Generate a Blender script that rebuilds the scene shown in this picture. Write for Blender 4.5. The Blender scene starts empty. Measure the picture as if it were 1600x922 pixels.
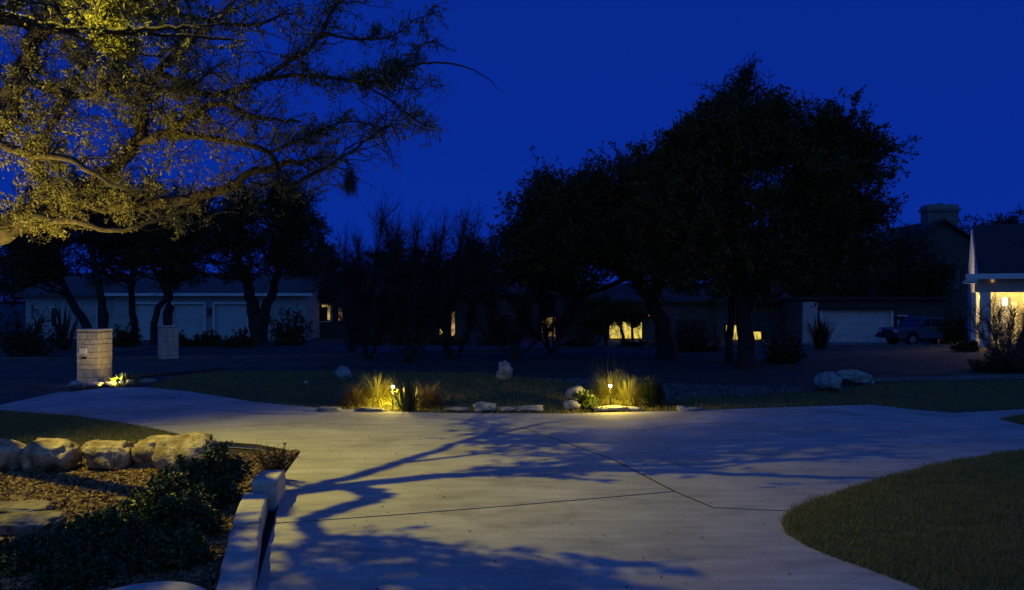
import bpy, bmesh, math
import numpy as np
from mathutils import Vector, Matrix, noise

# ------------------------------------------------------------------ camera, sky, exposure
sc = bpy.context.scene
C = sc.collection
H, F, HY = 2.1, 1244.0, 468.0          # eye height (m), focal length and horizon in photo pixels
cam_d = bpy.data.cameras.new('camera')
cam = bpy.data.objects.new('camera', cam_d)
C.objects.link(cam)
cam.location = (0, 0, H)
cam.rotation_euler = (math.pi / 2, 0, 0)
cam_d.sensor_width = 36
cam_d.lens = 36 * F / 1600
cam_d.shift_y = (HY - 461) / 1600
cam_d.clip_end = 2000
sc.camera = cam

world = bpy.data.worlds.new('World')
sc.world = world
world.use_nodes = True
wn = world.node_tree
sky = wn.nodes.new('ShaderNodeTexSky')
sky.sky_type = 'NISHITA'
sky.sun_disc = False
sky.sun_elevation = math.radians(8)
sky.sun_rotation = math.radians(180)
sky.ozone_density = 8
sky.dust_density = 0
sky.air_density = 0.5
tint = wn.nodes.new('ShaderNodeMix'); tint.data_type = 'RGBA'; tint.blend_type = 'MULTIPLY'
tint.inputs[0].default_value = 1
tint.inputs[7].default_value = (0.3, 0.33, 1, 1)
dusk = wn.nodes.new('ShaderNodeMix'); dusk.data_type = 'RGBA'
dusk.inputs[0].default_value = 0.9
dusk.inputs[7].default_value = (0.036, 0.39, 5.0, 1)
wn.links.new(sky.outputs[0], tint.inputs[6])
wn.links.new(tint.outputs[2], dusk.inputs[6])
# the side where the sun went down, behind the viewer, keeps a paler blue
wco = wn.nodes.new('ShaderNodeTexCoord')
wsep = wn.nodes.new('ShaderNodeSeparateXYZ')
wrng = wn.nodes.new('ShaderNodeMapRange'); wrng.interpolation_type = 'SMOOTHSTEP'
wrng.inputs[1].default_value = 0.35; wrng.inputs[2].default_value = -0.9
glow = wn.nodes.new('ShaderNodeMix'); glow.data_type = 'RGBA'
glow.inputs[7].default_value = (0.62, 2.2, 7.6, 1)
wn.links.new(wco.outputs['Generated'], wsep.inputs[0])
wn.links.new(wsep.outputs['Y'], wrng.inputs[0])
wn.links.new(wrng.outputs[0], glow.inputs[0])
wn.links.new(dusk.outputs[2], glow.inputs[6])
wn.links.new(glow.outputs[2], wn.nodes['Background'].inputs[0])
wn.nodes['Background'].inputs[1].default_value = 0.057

sc.view_settings.view_transform = 'Standard'
sc.view_settings.look = 'None'
sc.view_settings.exposure = 0
sc.view_settings.gamma = 1
sc.render.engine = 'CYCLES'
sc.cycles.use_denoising = True
sc.cycles.max_bounces = 6
sc.cycles.diffuse_bounces = 3
sc.cycles.sample_clamp_indirect = 4

WARM = (1.0, 0.72, 0.17)
LAMP = np.array([-7.0, 8.8, 7.5])       # floodlight strapped high in the big oak, left of the frame

# ------------------------------------------------------------------ helpers
def at(x, y, Y):
    return np.array([(x - 800) * Y / F, Y, H - (y - HY) * Y / F])

def gp(x, y, z=0.0):
    Y = (H - z) * F / (y - HY)
    return np.array([(x - 800) * Y / F, Y, z])

def ss(a, b, x):
    t = min(1, max(0, (x - a) / (b - a)))
    return t * t * (3 - 2 * t)

def zg(Y):                               # the ground falls away gently beyond the street
    return -0.10 - 0.71 * ss(36, 52, Y)

def tag(o, label=None, cat=None, group=None, kind=None):
    if label: o['label'] = label
    if cat: o['category'] = cat
    if group: o['group'] = group
    if kind: o['kind'] = kind
    return o

def empty(name, loc=(0, 0, 0), rz=0, parent=None):
    o = bpy.data.objects.new(name, None)
    o.empty_display_size = 0.1
    C.objects.link(o)
    o.location = loc
    o.rotation_euler = (0, 0, rz)
    if parent: o.parent = parent
    return o

class MB:
    def __init__(s):
        s.v = []; s.f = []; s.n = 0
    def add(s, v, f):
        v = np.asarray(v, float).reshape(-1, 3)
        if isinstance(f, list):
            for k in sorted({len(q) for q in f}): s.f.append(np.array([q for q in f if len(q) == k]) + s.n)
        else: s.f.append(f + s.n)
        s.v.append(v); s.n += len(v)
        return s
    def box(s, c, d, rz=0, taper=0):
        x, y, z = np.array(d) / 2
        k = 1 - taper
        P = np.array([[-x, -y, -z], [x, -y, -z], [x, y, -z], [-x, y, -z], [-x * k, -y * k, z], [x * k, -y * k, z], [x * k, y * k, z], [-x * k, y * k, z]])
        if rz:
            ca, sa = math.cos(rz), math.sin(rz)
            P = P @ np.array([[ca, sa, 0], [-sa, ca, 0], [0, 0, 1]])
        return s.add(P + np.array(c), [[0, 3, 2, 1], [4, 5, 6, 7], [0, 1, 5, 4], [1, 2, 6, 5], [2, 3, 7, 6], [3, 0, 4, 7]])
    def tubes(s, P, R, k=6, cap=True):
        P = np.asarray(P, float); R = np.asarray(R, float)
        if P.ndim == 2: P = P[None]; R = R[None]
        N, K, _ = P.shape
        T = np.gradient(P, axis=1)
        T /= np.linalg.norm(T, axis=2, keepdims=True) + 1e-9
        ref = np.where(np.abs(T[..., 2:3]) > 0.95, np.array([1., 0, 0]), np.array([0, 0, 1.]))
        ref = np.repeat(ref[:, :1], K, axis=1)
        A = np.cross(T, ref); A /= np.linalg.norm(A, axis=2, keepdims=True) + 1e-9
        B = np.cross(T, A)
        th = np.arange(k) * 2 * math.pi / k
        V = P[:, :, None] + R[:, :, None, None] * (np.cos(th)[:, None] * A[:, :, None] + np.sin(th)[:, None] * B[:, :, None])
        idx = np.arange(N * K * k).reshape(N, K, k)
        a = idx[:, :-1]; b = idx[:, 1:]
        q = np.stack([a, np.roll(a, -1, 2), np.roll(b, -1, 2), b], -1).reshape(-1, 4)
        base = s.n
        s.add(V, q)
        if cap and N < 60:
            for i in range(N):
                s.f.append((idx[i, 0][None] + base)); s.f.append((idx[i, -1][::-1][None] + base))
        return s
    def prism(s, poly, z0, z1):
        """vertical prism over an xy polygon (counter-clockwise)"""
        poly = np.asarray(poly, float)[:, :2]
        n = len(poly)
        v = np.vstack([np.c_[poly, np.full(n, z0)], np.c_[poly, np.full(n, z1)]])
        base = s.n
        s.v.append(v); s.n += 2 * n
        s.f.append(np.arange(n)[None, ::-1] + base)
        s.f.append(np.arange(n, 2 * n)[None] + base)
        i = np.arange(n); j = (i + 1) % n
        s.f.append(np.stack([i, j, j + n, i + n], 1) + base)
        return s
    def build(s, name, m, parent=None, smooth=False, bevel=0):
        me = bpy.data.meshes.new(name)
        V = np.vstack(s.v)
        loops = np.concatenate([f.ravel() for f in s.f])
        tot = np.concatenate([np.full(f.shape[0], f.shape[1]) for f in s.f])
        st = np.concatenate([[0], np.cumsum(tot)[:-1]])
        me.vertices.add(len(V)); me.vertices.foreach_set('co', V.ravel())
        me.loops.add(len(loops)); me.loops.foreach_set('vertex_index', loops.astype(np.int32))
        me.polygons.add(len(tot)); me.polygons.foreach_set('loop_start', st.astype(np.int32))
        me.polygons.foreach_set('loop_total', tot.astype(np.int32))
        me.polygons.foreach_set('use_smooth', np.full(len(tot), bool(smooth)))
        me.update(calc_edges=True); me.validate()
        if m: me.materials.append(m)
        o = bpy.data.objects.new(name, me)
        C.objects.link(o)
        if parent: o.parent = parent
        if bevel:
            b = o.modifiers.new('bevel', 'BEVEL'); b.width = bevel; b.segments = 2; b.limit_method = 'ANGLE'
        return o

def link_mesh(name, me, parent, loc=(0, 0, 0), rz=0):
    o = bpy.data.objects.new(name, me)
    C.objects.link(o); o.location = loc; o.rotation_euler = (0, 0, rz)
    if parent: o.parent = parent
    return o

def ccw(p):
    p = np.asarray(p, float)
    a = np.sum(p[:, 0] * np.roll(p[:, 1], -1) - np.roll(p[:, 0], -1) * p[:, 1])
    return p if a > 0 else p[::-1]

def inset(p, d):
    p = ccw(p)[:, :2]
    e = np.roll(p, -1, 0) - p
    n = np.c_[-e[:, 1], e[:, 0]]; n /= np.linalg.norm(n, axis=1, keepdims=True) + 1e-9
    m = n + np.roll(n, 1, 0)
    l = np.maximum(0.4, np.sum(m * n, 1))
    return p + m * (d / l)[:, None]

def inpoly(P, poly):
    P = np.asarray(P); x, y = P[:, 0], P[:, 1]
    poly = np.asarray(poly); r = np.zeros(len(P), bool)
    j = len(poly) - 1
    for i in range(len(poly)):
        xi, yi = poly[i][:2]; xj, yj = poly[j][:2]
        r ^= ((yi > y) != (yj > y)) & (x < (xj - xi) * (y - yi) / (yj - yi + 1e-12) + xi)
        j = i
    return r

def spline(P, n):
    P = np.asarray(P, float)
    if len(P) < 3:
        t = np.linspace(0, 1, n)[:, None]
        return P[0] * (1 - t) + P[-1] * t
    Q = np.vstack([2 * P[0] - P[1], P, 2 * P[-1] - P[-2]])
    out = []
    for u in np.linspace(0, len(P) - 1 - 1e-6, n):
        i = int(u); t = u - i
        a, b, c, d = Q[i:i + 4]
        out.append(0.5 * (2 * b + (c - a) * t + (2 * a - 5 * b + 4 * c - d) * t * t + (3 * b - a - 3 * c + d) * t ** 3))
    return np.array(out)

def rnd_dir(rng, n):
    d = rng.normal(size=(n, 3))
    return d / np.linalg.norm(d, axis=1, keepdims=True)

# ------------------------------------------------------------------ materials
def mat(name, c1, c2=None, rough=0.8, scale=6.0, bump=0.0, bscale=40.0, island=False, trans=0.0, spec=0.3, metal=0.0, emit=None, estr=0.0, pits=0.0, detail=6):
    m = bpy.data.materials.new(name); m.use_nodes = True
    nt = m.node_tree; N = nt.nodes; L = nt.links
    p = N['Principled BSDF']
    p.inputs['Roughness'].default_value = rough
    p.inputs['Specular IOR Level'].default_value = spec
    p.inputs['Metallic'].default_value = metal
    p.inputs['Base Color'].default_value = (*c1, 1)
    co = N.new('ShaderNodeTexCoord')
    if c2:
        mx = N.new('ShaderNodeMix'); mx.data_type = 'RGBA'
        mx.inputs[6].default_value = (*c1, 1); mx.inputs[7].default_value = (*c2, 1)
        if island:
            g = N.new('ShaderNodeNewGeometry')
            L.new(g.outputs['Random Per Island'], mx.inputs[0])
        else:
            t = N.new('ShaderNodeTexNoise'); t.inputs['Scale'].default_value = scale; t.inputs['Detail'].default_value = detail
            r = N.new('ShaderNodeMapRange'); r.inputs[1].default_value = 0.36; r.inputs[2].default_value = 0.64
            L.new(co.outputs['Object'], t.inputs['Vector']); L.new(t.outputs[0], r.inputs[0]); L.new(r.outputs[0], mx.inputs[0])
        out = mx.outputs[2]
        if pits:
            v = N.new('ShaderNodeTexVoronoi'); v.inputs['Scale'].default_value = bscale * 0.5
            v2 = N.new('ShaderNodeMapRange'); v2.inputs[1].default_value = 0.05; v2.inputs[2].default_value = 0.3; v2.inputs[3].default_value = 1 - pits
            L.new(co.outputs['Object'], v.inputs['Vector']); L.new(v.outputs['Distance'], v2.inputs[0])
            m2 = N.new('ShaderNodeMix'); m2.data_type = 'RGBA'; m2.blend_type = 'MULTIPLY'; m2.inputs[0].default_value = 1
            L.new(out, m2.inputs[6]); L.new(v2.outputs[0], m2.inputs[7]); out = m2.outputs[2]
        L.new(out, p.inputs['Base Color'])
    if bump:
        t2 = N.new('ShaderNodeTexNoise'); t2.inputs['Scale'].default_value = bscale; t2.inputs['Detail'].default_value = 8
        b = N.new('ShaderNodeBump'); b.inputs['Strength'].default_value = bump; b.inputs['Distance'].default_value = 0.02
        L.new(co.outputs['Object'], t2.inputs['Vector']); L.new(t2.outputs[0], b.inputs['Height']); L.new(b.outputs[0], p.inputs['Normal'])
    if trans:
        tr = N.new('ShaderNodeBsdfTranslucent'); tr.inputs[0].default_value = (*(np.array(c2 or c1) * 1.3).clip(0, 1), 1)
        ms = N.new('ShaderNodeMixShader'); ms.inputs[0].default_value = trans
        L.new(p.outputs[0], ms.inputs[1]); L.new(tr.outputs[0], ms.inputs[2])
        L.new(ms.outputs[0], N['Material Output'].inputs[0])
    if emit:
        p.inputs['Emission Color'].default_value = (*emit, 1); p.inputs['Emission Strength'].default_value = estr
    return m

M = {}
M['soil'] = mat('soil', (0.03, 0.027, 0.022), (0.05, 0.044, 0.034), scale=2, bump=0.5, bscale=8)
M['asphalt'] = mat('asphalt', (0.075, 0.065, 0.052), (0.105, 0.092, 0.072), scale=1.5, bump=0.25, bscale=60, rough=0.95, spec=0.08)
M['joint'] = mat('joint', (0.028, 0.022, 0.015), (0.06, 0.048, 0.03), scale=9)
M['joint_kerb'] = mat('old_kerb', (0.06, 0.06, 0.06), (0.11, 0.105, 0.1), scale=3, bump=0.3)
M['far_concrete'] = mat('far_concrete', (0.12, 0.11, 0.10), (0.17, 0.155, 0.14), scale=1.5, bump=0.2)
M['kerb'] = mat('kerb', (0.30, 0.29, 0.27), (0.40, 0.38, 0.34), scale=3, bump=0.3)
M['lawn'] = mat('lawn', (0.05, 0.055, 0.015), (0.08, 0.08, 0.026), scale=3, bump=0.6, bscale=90)
M['blade'] = mat('grass_blade', (0.13, 0.15, 0.032), (0.32, 0.27, 0.085), island=True, rough=0.6, trans=0.25)
M['mulch_bed'] = mat('mulch_bed', (0.05, 0.032, 0.018), (0.09, 0.06, 0.035), scale=9, bump=0.8, bscale=30)
M['chip'] = mat('mulch_chip', (0.07, 0.042, 0.02), (0.30, 0.20, 0.095), island=True, rough=0.85)
M['chip_dark'] = mat('dead_leaf', (0.035, 0.022, 0.012), (0.12, 0.075, 0.035), island=True)
M['dark_bed'] = mat('dark_bed', (0.035, 0.03, 0.022), (0.06, 0.05, 0.034), scale=4, bump=0.8, bscale=20)
M['gravel'] = mat('gravel', (0.06, 0.055, 0.05), (0.17, 0.155, 0.13), island=True)
M['limestone'] = mat('limestone', (0.17, 0.115, 0.055), (0.54, 0.44, 0.27), scale=4.5, bump=1.0, bscale=32, pits=0.8, detail=10)
M['bed_stone'] = mat('bed_stone', (0.10, 0.08, 0.06), (0.24, 0.20, 0.155), scale=7, bump=0.9, bscale=24, pits=0.5)
M['pale_stone'] = mat('pale_stone', (0.22, 0.21, 0.19), (0.42, 0.40, 0.35), scale=7, bump=0.8, bscale=24, pits=0.4)
M['cut_stone'] = mat('cut_stone', (0.38, 0.35, 0.29), (0.50, 0.46, 0.38), scale=8, bump=0.3, bscale=60)
M['pillar_stone'] = mat('pillar_stone', (0.36, 0.32, 0.26), (0.52, 0.47, 0.39), scale=5, bump=0.5, bscale=30)
M['mortar'] = mat('mortar', (0.14, 0.12, 0.10), (0.2, 0.17, 0.14), scale=20)
M['bark'] = mat('bark', (0.025, 0.02, 0.015), (0.085, 0.066, 0.048), scale=9, bump=1.0, bscale=34)
M['bark_dark'] = mat('bark_dark', (0.02, 0.017, 0.014), (0.04, 0.033, 0.026), scale=5, bump=0.8, bscale=20)
M['oak_leaf'] = mat('oak_leaf', (0.045, 0.052, 0.018), (0.32, 0.30, 0.10), island=True, rough=0.5, trans=0.3)
M['dark_leaf'] = mat('dark_leaf', (0.045, 0.048, 0.018), (0.10, 0.092, 0.032), island=True, rough=0.75, spec=0.1)
M['far_leaf'] = mat('far_leaf', (0.035, 0.038, 0.018), (0.06, 0.058, 0.026), island=True, rough=0.85, spec=0.05)
M['holly'] = mat('holly_leaf', (0.028, 0.048, 0.012), (0.085, 0.11, 0.03), island=True, rough=0.42, spec=0.35)
M['dry_twig'] = mat('dry_twig', (0.11, 0.08, 0.055), (0.2, 0.15, 0.1), island=True)
M['straw'] = mat('straw_grass', (0.22, 0.23, 0.035), (0.58, 0.52, 0.12), island=True, trans=0.3, rough=0.6)
M['brown_grass'] = mat('brown_grass', (0.12, 0.085, 0.03), (0.28, 0.19, 0.07), island=True, trans=0.25, rough=0.6)
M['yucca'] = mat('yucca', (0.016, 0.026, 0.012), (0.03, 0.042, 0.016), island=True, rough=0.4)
M['lime_leaf'] = mat('lime_leaf', (0.06, 0.11, 0.015), (0.16, 0.20, 0.035), island=True, trans=0.25, rough=0.45)
M['moss'] = mat('moss', (0.03, 0.03, 0.024), (0.06, 0.055, 0.04), island=True)
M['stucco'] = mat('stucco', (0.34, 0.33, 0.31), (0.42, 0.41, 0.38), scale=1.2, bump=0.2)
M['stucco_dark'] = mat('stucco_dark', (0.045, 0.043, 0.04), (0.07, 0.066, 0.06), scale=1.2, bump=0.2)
M['chimney'] = mat('chimney_stucco', (0.11, 0.105, 0.1), (0.15, 0.145, 0.135), scale=2, bump=0.3)
M['white_paint'] = mat('white_paint', (0.62, 0.61, 0.58), (0.70, 0.69, 0.66), scale=2, rough=0.5)
M['garage_paint'] = mat('garage_paint', (0.48, 0.47, 0.45), (0.55, 0.54, 0.52), scale=2, rough=0.5)
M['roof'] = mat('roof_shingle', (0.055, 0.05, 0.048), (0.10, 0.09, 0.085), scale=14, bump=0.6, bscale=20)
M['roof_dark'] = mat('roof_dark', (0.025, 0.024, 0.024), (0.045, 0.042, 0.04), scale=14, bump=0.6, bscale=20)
M['dark_trim'] = mat('dark_trim', (0.02, 0.02, 0.022), rough=0.5)
M['bronze'] = mat('bronze', (0.05, 0.04, 0.03), rough=0.45, metal=0.6)
M['copper'] = mat('copper_cap', (0.10, 0.12, 0.11), (0.16, 0.17, 0.15), scale=5, rough=0.5)
M['glass_dark'] = mat('glass_dark', (0.012, 0.013, 0.016), rough=0.12, spec=0.5)
M['glow_yellow'] = mat('glow_yellow', (0.8, 0.7, 0.4), emit=(1.0, 0.74, 0.10), estr=0.85)
M['glow_orange'] = mat('glow_orange', (0.8, 0.6, 0.4), emit=(1.0, 0.6, 0.17), estr=0.38)
for g in ('glow_yellow', 'glow_orange'):
    nt = M[g].node_tree; N = nt.nodes
    co = N.new('ShaderNodeTexCoord'); mp = N.new('ShaderNodeMapping'); mp.inputs['Scale'].default_value = (2.6, 1, .9)
    t = N.new('ShaderNodeTexNoise'); t.inputs['Scale'].default_value = 1.6; t.inputs['Detail'].default_value = 3
    r = N.new('ShaderNodeMapRange'); r.inputs[1].default_value = .35; r.inputs[2].default_value = .62; r.inputs[3].default_value = .2 if g == 'glow_yellow' else .12; r.inputs[4].default_value = 1.0 if g == 'glow_yellow' else .6
    nt.links.new(co.outputs['Object'], mp.inputs[0]); nt.links.new(mp.outputs[0], t.inputs['Vector']); nt.links.new(t.outputs[0], r.inputs[0])
    nt.links.new(r.outputs[0], N['Principled BSDF'].inputs['Emission Strength'])
    N['Principled BSDF'].inputs['Base Color'].default_value = (.12, .1, .07, 1)
M['glow_lamp'] = mat('glow_lamp', (0.9, 0.85, 0.6), emit=(1.0, 0.9, 0.62), estr=14.0)
M['car_paint'] = mat('car_paint', (0.06, 0.07, 0.10), rough=0.3, spec=0.6, metal=0.3)
M['rubber'] = mat('rubber', (0.012, 0.012, 0.012), rough=0.9)
M['rim'] = mat('rim', (0.25, 0.25, 0.26), rough=0.35, metal=0.8)
M['headlight'] = mat('headlight', (0.5, 0.52, 0.55), rough=0.1, spec=0.7)
M['lichen_drive'] = None

def concrete():
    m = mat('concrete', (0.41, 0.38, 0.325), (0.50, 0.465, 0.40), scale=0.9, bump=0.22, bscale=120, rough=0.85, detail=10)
    nt = m.node_tree; N = nt.nodes; L = nt.links
    p = N['Principled BSDF']
    src = p.inputs['Base Color'].links[0].from_socket
    g = N.new('ShaderNodeNewGeometry')
    # speckles of dirt
    v = N.new('ShaderNodeTexVoronoi'); v.inputs['Scale'].default_value = 1.6
    r = N.new('ShaderNodeMapRange'); r.inputs[1].default_value = 0.022; r.inputs[2].default_value = 0.035; r.inputs[3].default_value = 0.3
    L.new(g.outputs['Position'], v.inputs['Vector']); L.new(v.outputs['Distance'], r.inputs[0])
    # mottling, stretched with the broom finish
    mp = N.new('ShaderNodeMapping'); mp.inputs['Scale'].default_value = (0.5, 2.2, 1)
    t = N.new('ShaderNodeTexNoise'); t.inputs['Scale'].default_value = 2.4; t.inputs['Detail'].default_value = 9; t.inputs['Roughness'].default_value = 0.65
    r2 = N.new('ShaderNodeMapRange'); r2.inputs[1].default_value = 0.3; r2.inputs[2].default_value = 0.7; r2.inputs[3].default_value = 0.72; r2.inputs[4].default_value = 1.12
    L.new(g.outputs['Position'], mp.inputs[0]); L.new(mp.outputs[0], t.inputs['Vector']); L.new(t.outputs[0], r2.inputs[0])
    t3 = N.new('ShaderNodeTexNoise'); t3.inputs['Scale'].default_value = 55; t3.inputs['Detail'].default_value = 4
    r3 = N.new('ShaderNodeMapRange'); r3.inputs[1].default_value = 0.3; r3.inputs[2].default_value = 0.7; r3.inputs[3].default_value = 0.82; r3.inputs[4].default_value = 1.12
    L.new(g.outputs['Position'], t3.inputs['Vector']); L.new(t3.outputs[0], r3.inputs[0])
    # faint tyre scuffs turning in two rings on the drive
    t5 = N.new('ShaderNodeTexNoise'); t5.inputs['Scale'].default_value = 0.85; t5.inputs['Detail'].default_value = 6; t5.inputs['Roughness'].default_value = 0.7
    r5 = N.new('ShaderNodeMapRange'); r5.inputs[1].default_value = 0.52; r5.inputs[2].default_value = 0.64; r5.inputs[3].default_value = 1.0; r5.inputs[4].default_value = 0.8
    L.new(g.outputs['Position'], t5.inputs['Vector']); L.new(t5.outputs[0], r5.inputs[0])
    fac = [r.outputs[0], r2.outputs[0], r3.outputs[0], r5.outputs[0]]
    for cx, cy, rad in ((-0.35, 8.15, 0.42), (0.05, 7.9, 0.55)):
        d = N.new('ShaderNodeVectorMath'); d.operation = 'DISTANCE'; d.inputs[1].default_value = (cx, cy, 0)
        L.new(g.outputs['Position'], d.inputs[0])
        s = N.new('ShaderNodeMath'); s.operation = 'SUBTRACT'; s.inputs[1].default_value = rad
        L.new(d.outputs['Value'], s.inputs[0])
        a = N.new('ShaderNodeMath'); a.operation = 'ABSOLUTE'; L.new(s.outputs[0], a.inputs[0])
        r4 = N.new('ShaderNodeMapRange'); r4.inputs[1].default_value = 0.01; r4.inputs[2].default_value = 0.10; r4.inputs[3].default_value = 0.9
        L.new(a.outputs[0], r4.inputs[0]); fac.append(r4.outputs[0])
    for f in fac:
        mx = N.new('ShaderNodeMix'); mx.data_type = 'RGBA'; mx.blend_type = 'MULTIPLY'; mx.inputs[0].default_value = 1
        L.new(src, mx.inputs[6]); L.new(f, mx.inputs[7]); src = mx.outputs[2]
    L.new(src, p.inputs['Base Color'])
    return m
M['concrete'] = concrete()

# ------------------------------------------------------------------ ground, street, drive, lawns
def struct(o): o['kind'] = 'structure'; return o

Ys = [-40, -5, 5, 15, 25, 34, 36] + list(np.arange(37, 54, 1.0)) + [60, 80, 150, 900]
Xs = [-900, -150, -60, -20, 0, 20, 60, 150, 900]
mb = MB()
V = [[x, y, zg(y)] for y in Ys for x in Xs]
n = len(Xs)
mb.add(V, [[j * n + i, j * n + i + 1, (j + 1) * n + i + 1, (j + 1) * n + i] for j in range(len(Ys) - 1) for i in range(n - 1)])
struct(mb.build('ground', M['soil']))

def sheet(name, poly, z, m, z0=None):
    mb = MB(); mb.prism(ccw(poly), z0 if z0 is not None else z - 0.03, z)
    return struct(mb.build(name, m))

near_edge = [(-60, 5), (-16, 11), (-10.2, 15.2), (-10.3, 18.5), (-10.9, 22), (-9, 25), (-4, 26.5), (5, 26.5), (9.5, 24.2), (12, 22.6), (16, 22.8), (60, 26)]
far_edge = [(60, 40), (13, 35.6), (0, 33), (-14, 28.6), (-60, 27)]
sheet('street', near_edge + far_edge, -0.045, M['asphalt'])

far_px = [(110, 612), (160, 606), (230, 605), (300, 612), (400, 628), (500, 637), (620, 643), (690, 645)]
far_px2 = [(880, 646), (1050, 642), (1200, 637), (1360, 632), (1420, 639), (1490, 645), (1600, 639), (1750, 634)]
lawnr_px = [(1900, 668), (1600, 706), (1500, 722), (1400, 745), (1330, 766), (1270, 790), (1247, 799)]
lawnr2_px = [(1247, 799), (1233, 812), (1230, 822), (1238, 835), (1265, 852), (1310, 871), (1380, 895), (1450, 922)]
left_up = [(425, 818), (437, 772), (440, 745), (468, 706), (400, 694), (330, 689), (265, 675), (200, 662), (120, 650), (0, 641), (-60, 637)]
J1 = [(690, 645), (755, 655), (820, 669), (900, 697), (960, 719), (1055, 768)]
J1b = [(1055, 768), (1115, 793), (1247, 799)]
J2 = [(1055, 768), (800, 790), (600, 806), (425, 818)]
W = lambda L: [gp(*p)[:2] for p in L]
slabA = W(J1) + W(J1b)[1:] + W(lawnr_px)[::-1][1:] + W(far_px2)[::-1]
slabB = W(J1) + W(J2)[1:] + W(left_up)[1:] + [(-10.2, 15.6), (-10.3, 18.2)] + W(far_px)[:-1]
slabC = W(J2)[::-1] + W(J1b)[1:] + W(lawnr2_px)[1:] + [(2.3, 3.5), (2.0, 0), (2.0, -6), (-1.3, -6), (-1.45, 4.0), (-1.75, 5.2)]
whole = W(far_px) + W(far_px2) + W(lawnr_px) + W(lawnr2_px)[1:] + [(2.3, 3.5), (2.0, 0), (2.0, -6), (-1.3, -6), (-1.45, 4.0), (-1.75, 5.2)] + W(left_up) + [(-10.2, 15.6), (-10.3, 18.2)]
drive = sheet('driveway', whole, -0.005, M['joint'])
for p in (slabA, slabB, slabC):
    mb = MB(); mb.prism(inset(p, 0.018), -0.08, 0)
    mb.build('slab', M['concrete'], drive)

def kerb(pts, w=0.14, h=0.10, z=-0.05, m='kerb'):
    P = spline(np.c_[np.array(pts, float), np.zeros(len(pts))], len(pts) * 5)[:, :2]
    T = np.gradient(P, axis=0); T /= np.linalg.norm(T, axis=1, keepdims=True)
    Nn = np.c_[-T[:, 1], T[:, 0]] * w / 2
    mb = MB(); k = len(P)
    v = np.vstack([np.c_[P + Nn, np.full(k, z)], np.c_[P + Nn * .8, np.full(k, z + h)], np.c_[P - Nn * .8, np.full(k, z + h)], np.c_[P - Nn, np.full(k, z)]])
    i = np.arange(k - 1)
    f = np.vstack([np.stack([i + a * k, i + 1 + a * k, i + 1 + (a + 1) * k, i + (a + 1) * k], 1) for a in range(3)])
    mb.add(v, f)
    return struct(mb.build('kerb', M[m]))
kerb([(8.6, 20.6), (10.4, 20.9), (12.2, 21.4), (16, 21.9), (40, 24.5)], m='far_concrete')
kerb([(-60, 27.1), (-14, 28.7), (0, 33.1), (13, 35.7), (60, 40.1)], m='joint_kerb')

island_far = [(232, 602), (262, 590), (330, 580), (520, 579), (760, 583), (860, 592), (930, 606), (1050, 624), (1150, 620), (1270, 612), (1400, 597), (1600, 593), (1800, 592)]
island = W(island_far) + W(far_px2)[::-1] + W(far_px)[::-1][:-2]
sheet('lawn', island, -0.02, M['lawn'])
bed_far = [(-8.7, 25), (-4, 26.3), (5, 26.3), (9, 24), (11.6, 22.3), (11, 20.8), (8.5, 20.4)]
sheet('planting_bed', W(island_far)[2:11] + bed_far[::-1], -0.030, M['dark_bed'])
lawn_left = W([(-60, 638), (0, 642), (120, 651), (200, 663), (265, 676), (300, 690)]) + [(-4.4, 10.6), (-9.5, 10.8), (-12, 12.0)]
sheet('lawn', lawn_left, -0.012, M['lawn'])
lawn_right = W(lawnr_px)[1:] + W(lawnr2_px)[1:] + [(2.3, 3.5), (2.0, 0), (2.0, -6), (30, -6), (30, 12)]
sheet('lawn', lawn_right, 0.005, M['lawn'], -0.05)
lawn_tip = [gp(1562, 655)[:2], gp(1600, 649)[:2], gp(1750, 644)[:2], gp(1750, 672)[:2], gp(1600, 664)[:2]]
sheet('lawn', lawn_tip, 0.012, M['lawn'], 0.002)
mulch_poly = [(-12, 10.9), (-9.5, 10.7), (-4.2, 10.55), (-2.96, 11.02), (-2.76, 9.45), (-2.55, 8.6), (-2.3, 6.6), (-1.9, 5.2), (-1.7, 4), (-12, 4)]
sheet('mulch_ground', mulch_poly, -0.015, M['mulch_bed'])

rng = np.random.default_rng(7)
def scatter(poly, n, rng, xr=None, bias=None):
    poly = np.asarray(poly)[:, :2]
    lo, hi = poly.min(0), poly.max(0)
    out = []
    tot = 0
    while tot < n:
        p = lo + rng.random((n, 2)) * (hi - lo)
        p = p[inpoly(p, poly)]
        sx = 800 + p[:, 0] * F / np.maximum(p[:, 1], .1)
        sy = HY + H * F / np.maximum(p[:, 1], .1)
        p = p[(p[:, 1] > 1) & (sx > -120) & (sx < 1720) & (sy < 1060)]
        out.append(p); tot += len(p)
    return np.vstack(out)[:n]

def blades(name, poly, n, z, h, w, seed, label, m='blade', lean=0.5):
    r = np.random.default_rng(seed)
    P = scatter(poly, n, r)
    nz = np.array([noise.noise((p[0] * .9, p[1] * .9, seed)) for p in P])
    nz2 = np.array([noise.noise((p[0] * 5, p[1] * 5, seed)) for p in P])
    hh = h * (0.45 + 0.9 * r.random(n)) * np.maximum(.25, 1 + .5 * nz + .6 * nz2)
    az = r.random(n) * 2 * math.pi
    side = np.c_[np.cos(az), np.sin(az), np.zeros(n)]
    ln = r.normal(size=(n, 2)) * lean
    base = np.c_[P, np.full(n, z)]
    tip = base + np.c_[ln * hh[:, None], hh]
    V = np.stack([base - side * w / 2, base + side * w / 2, tip], 1).reshape(-1, 3)
    mb = MB(); mb.add(V, np.arange(3 * n).reshape(-1, 3))
    o = mb.build(name, M[m])
    return tag(o, label, 'grass', kind='stuff')
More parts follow.
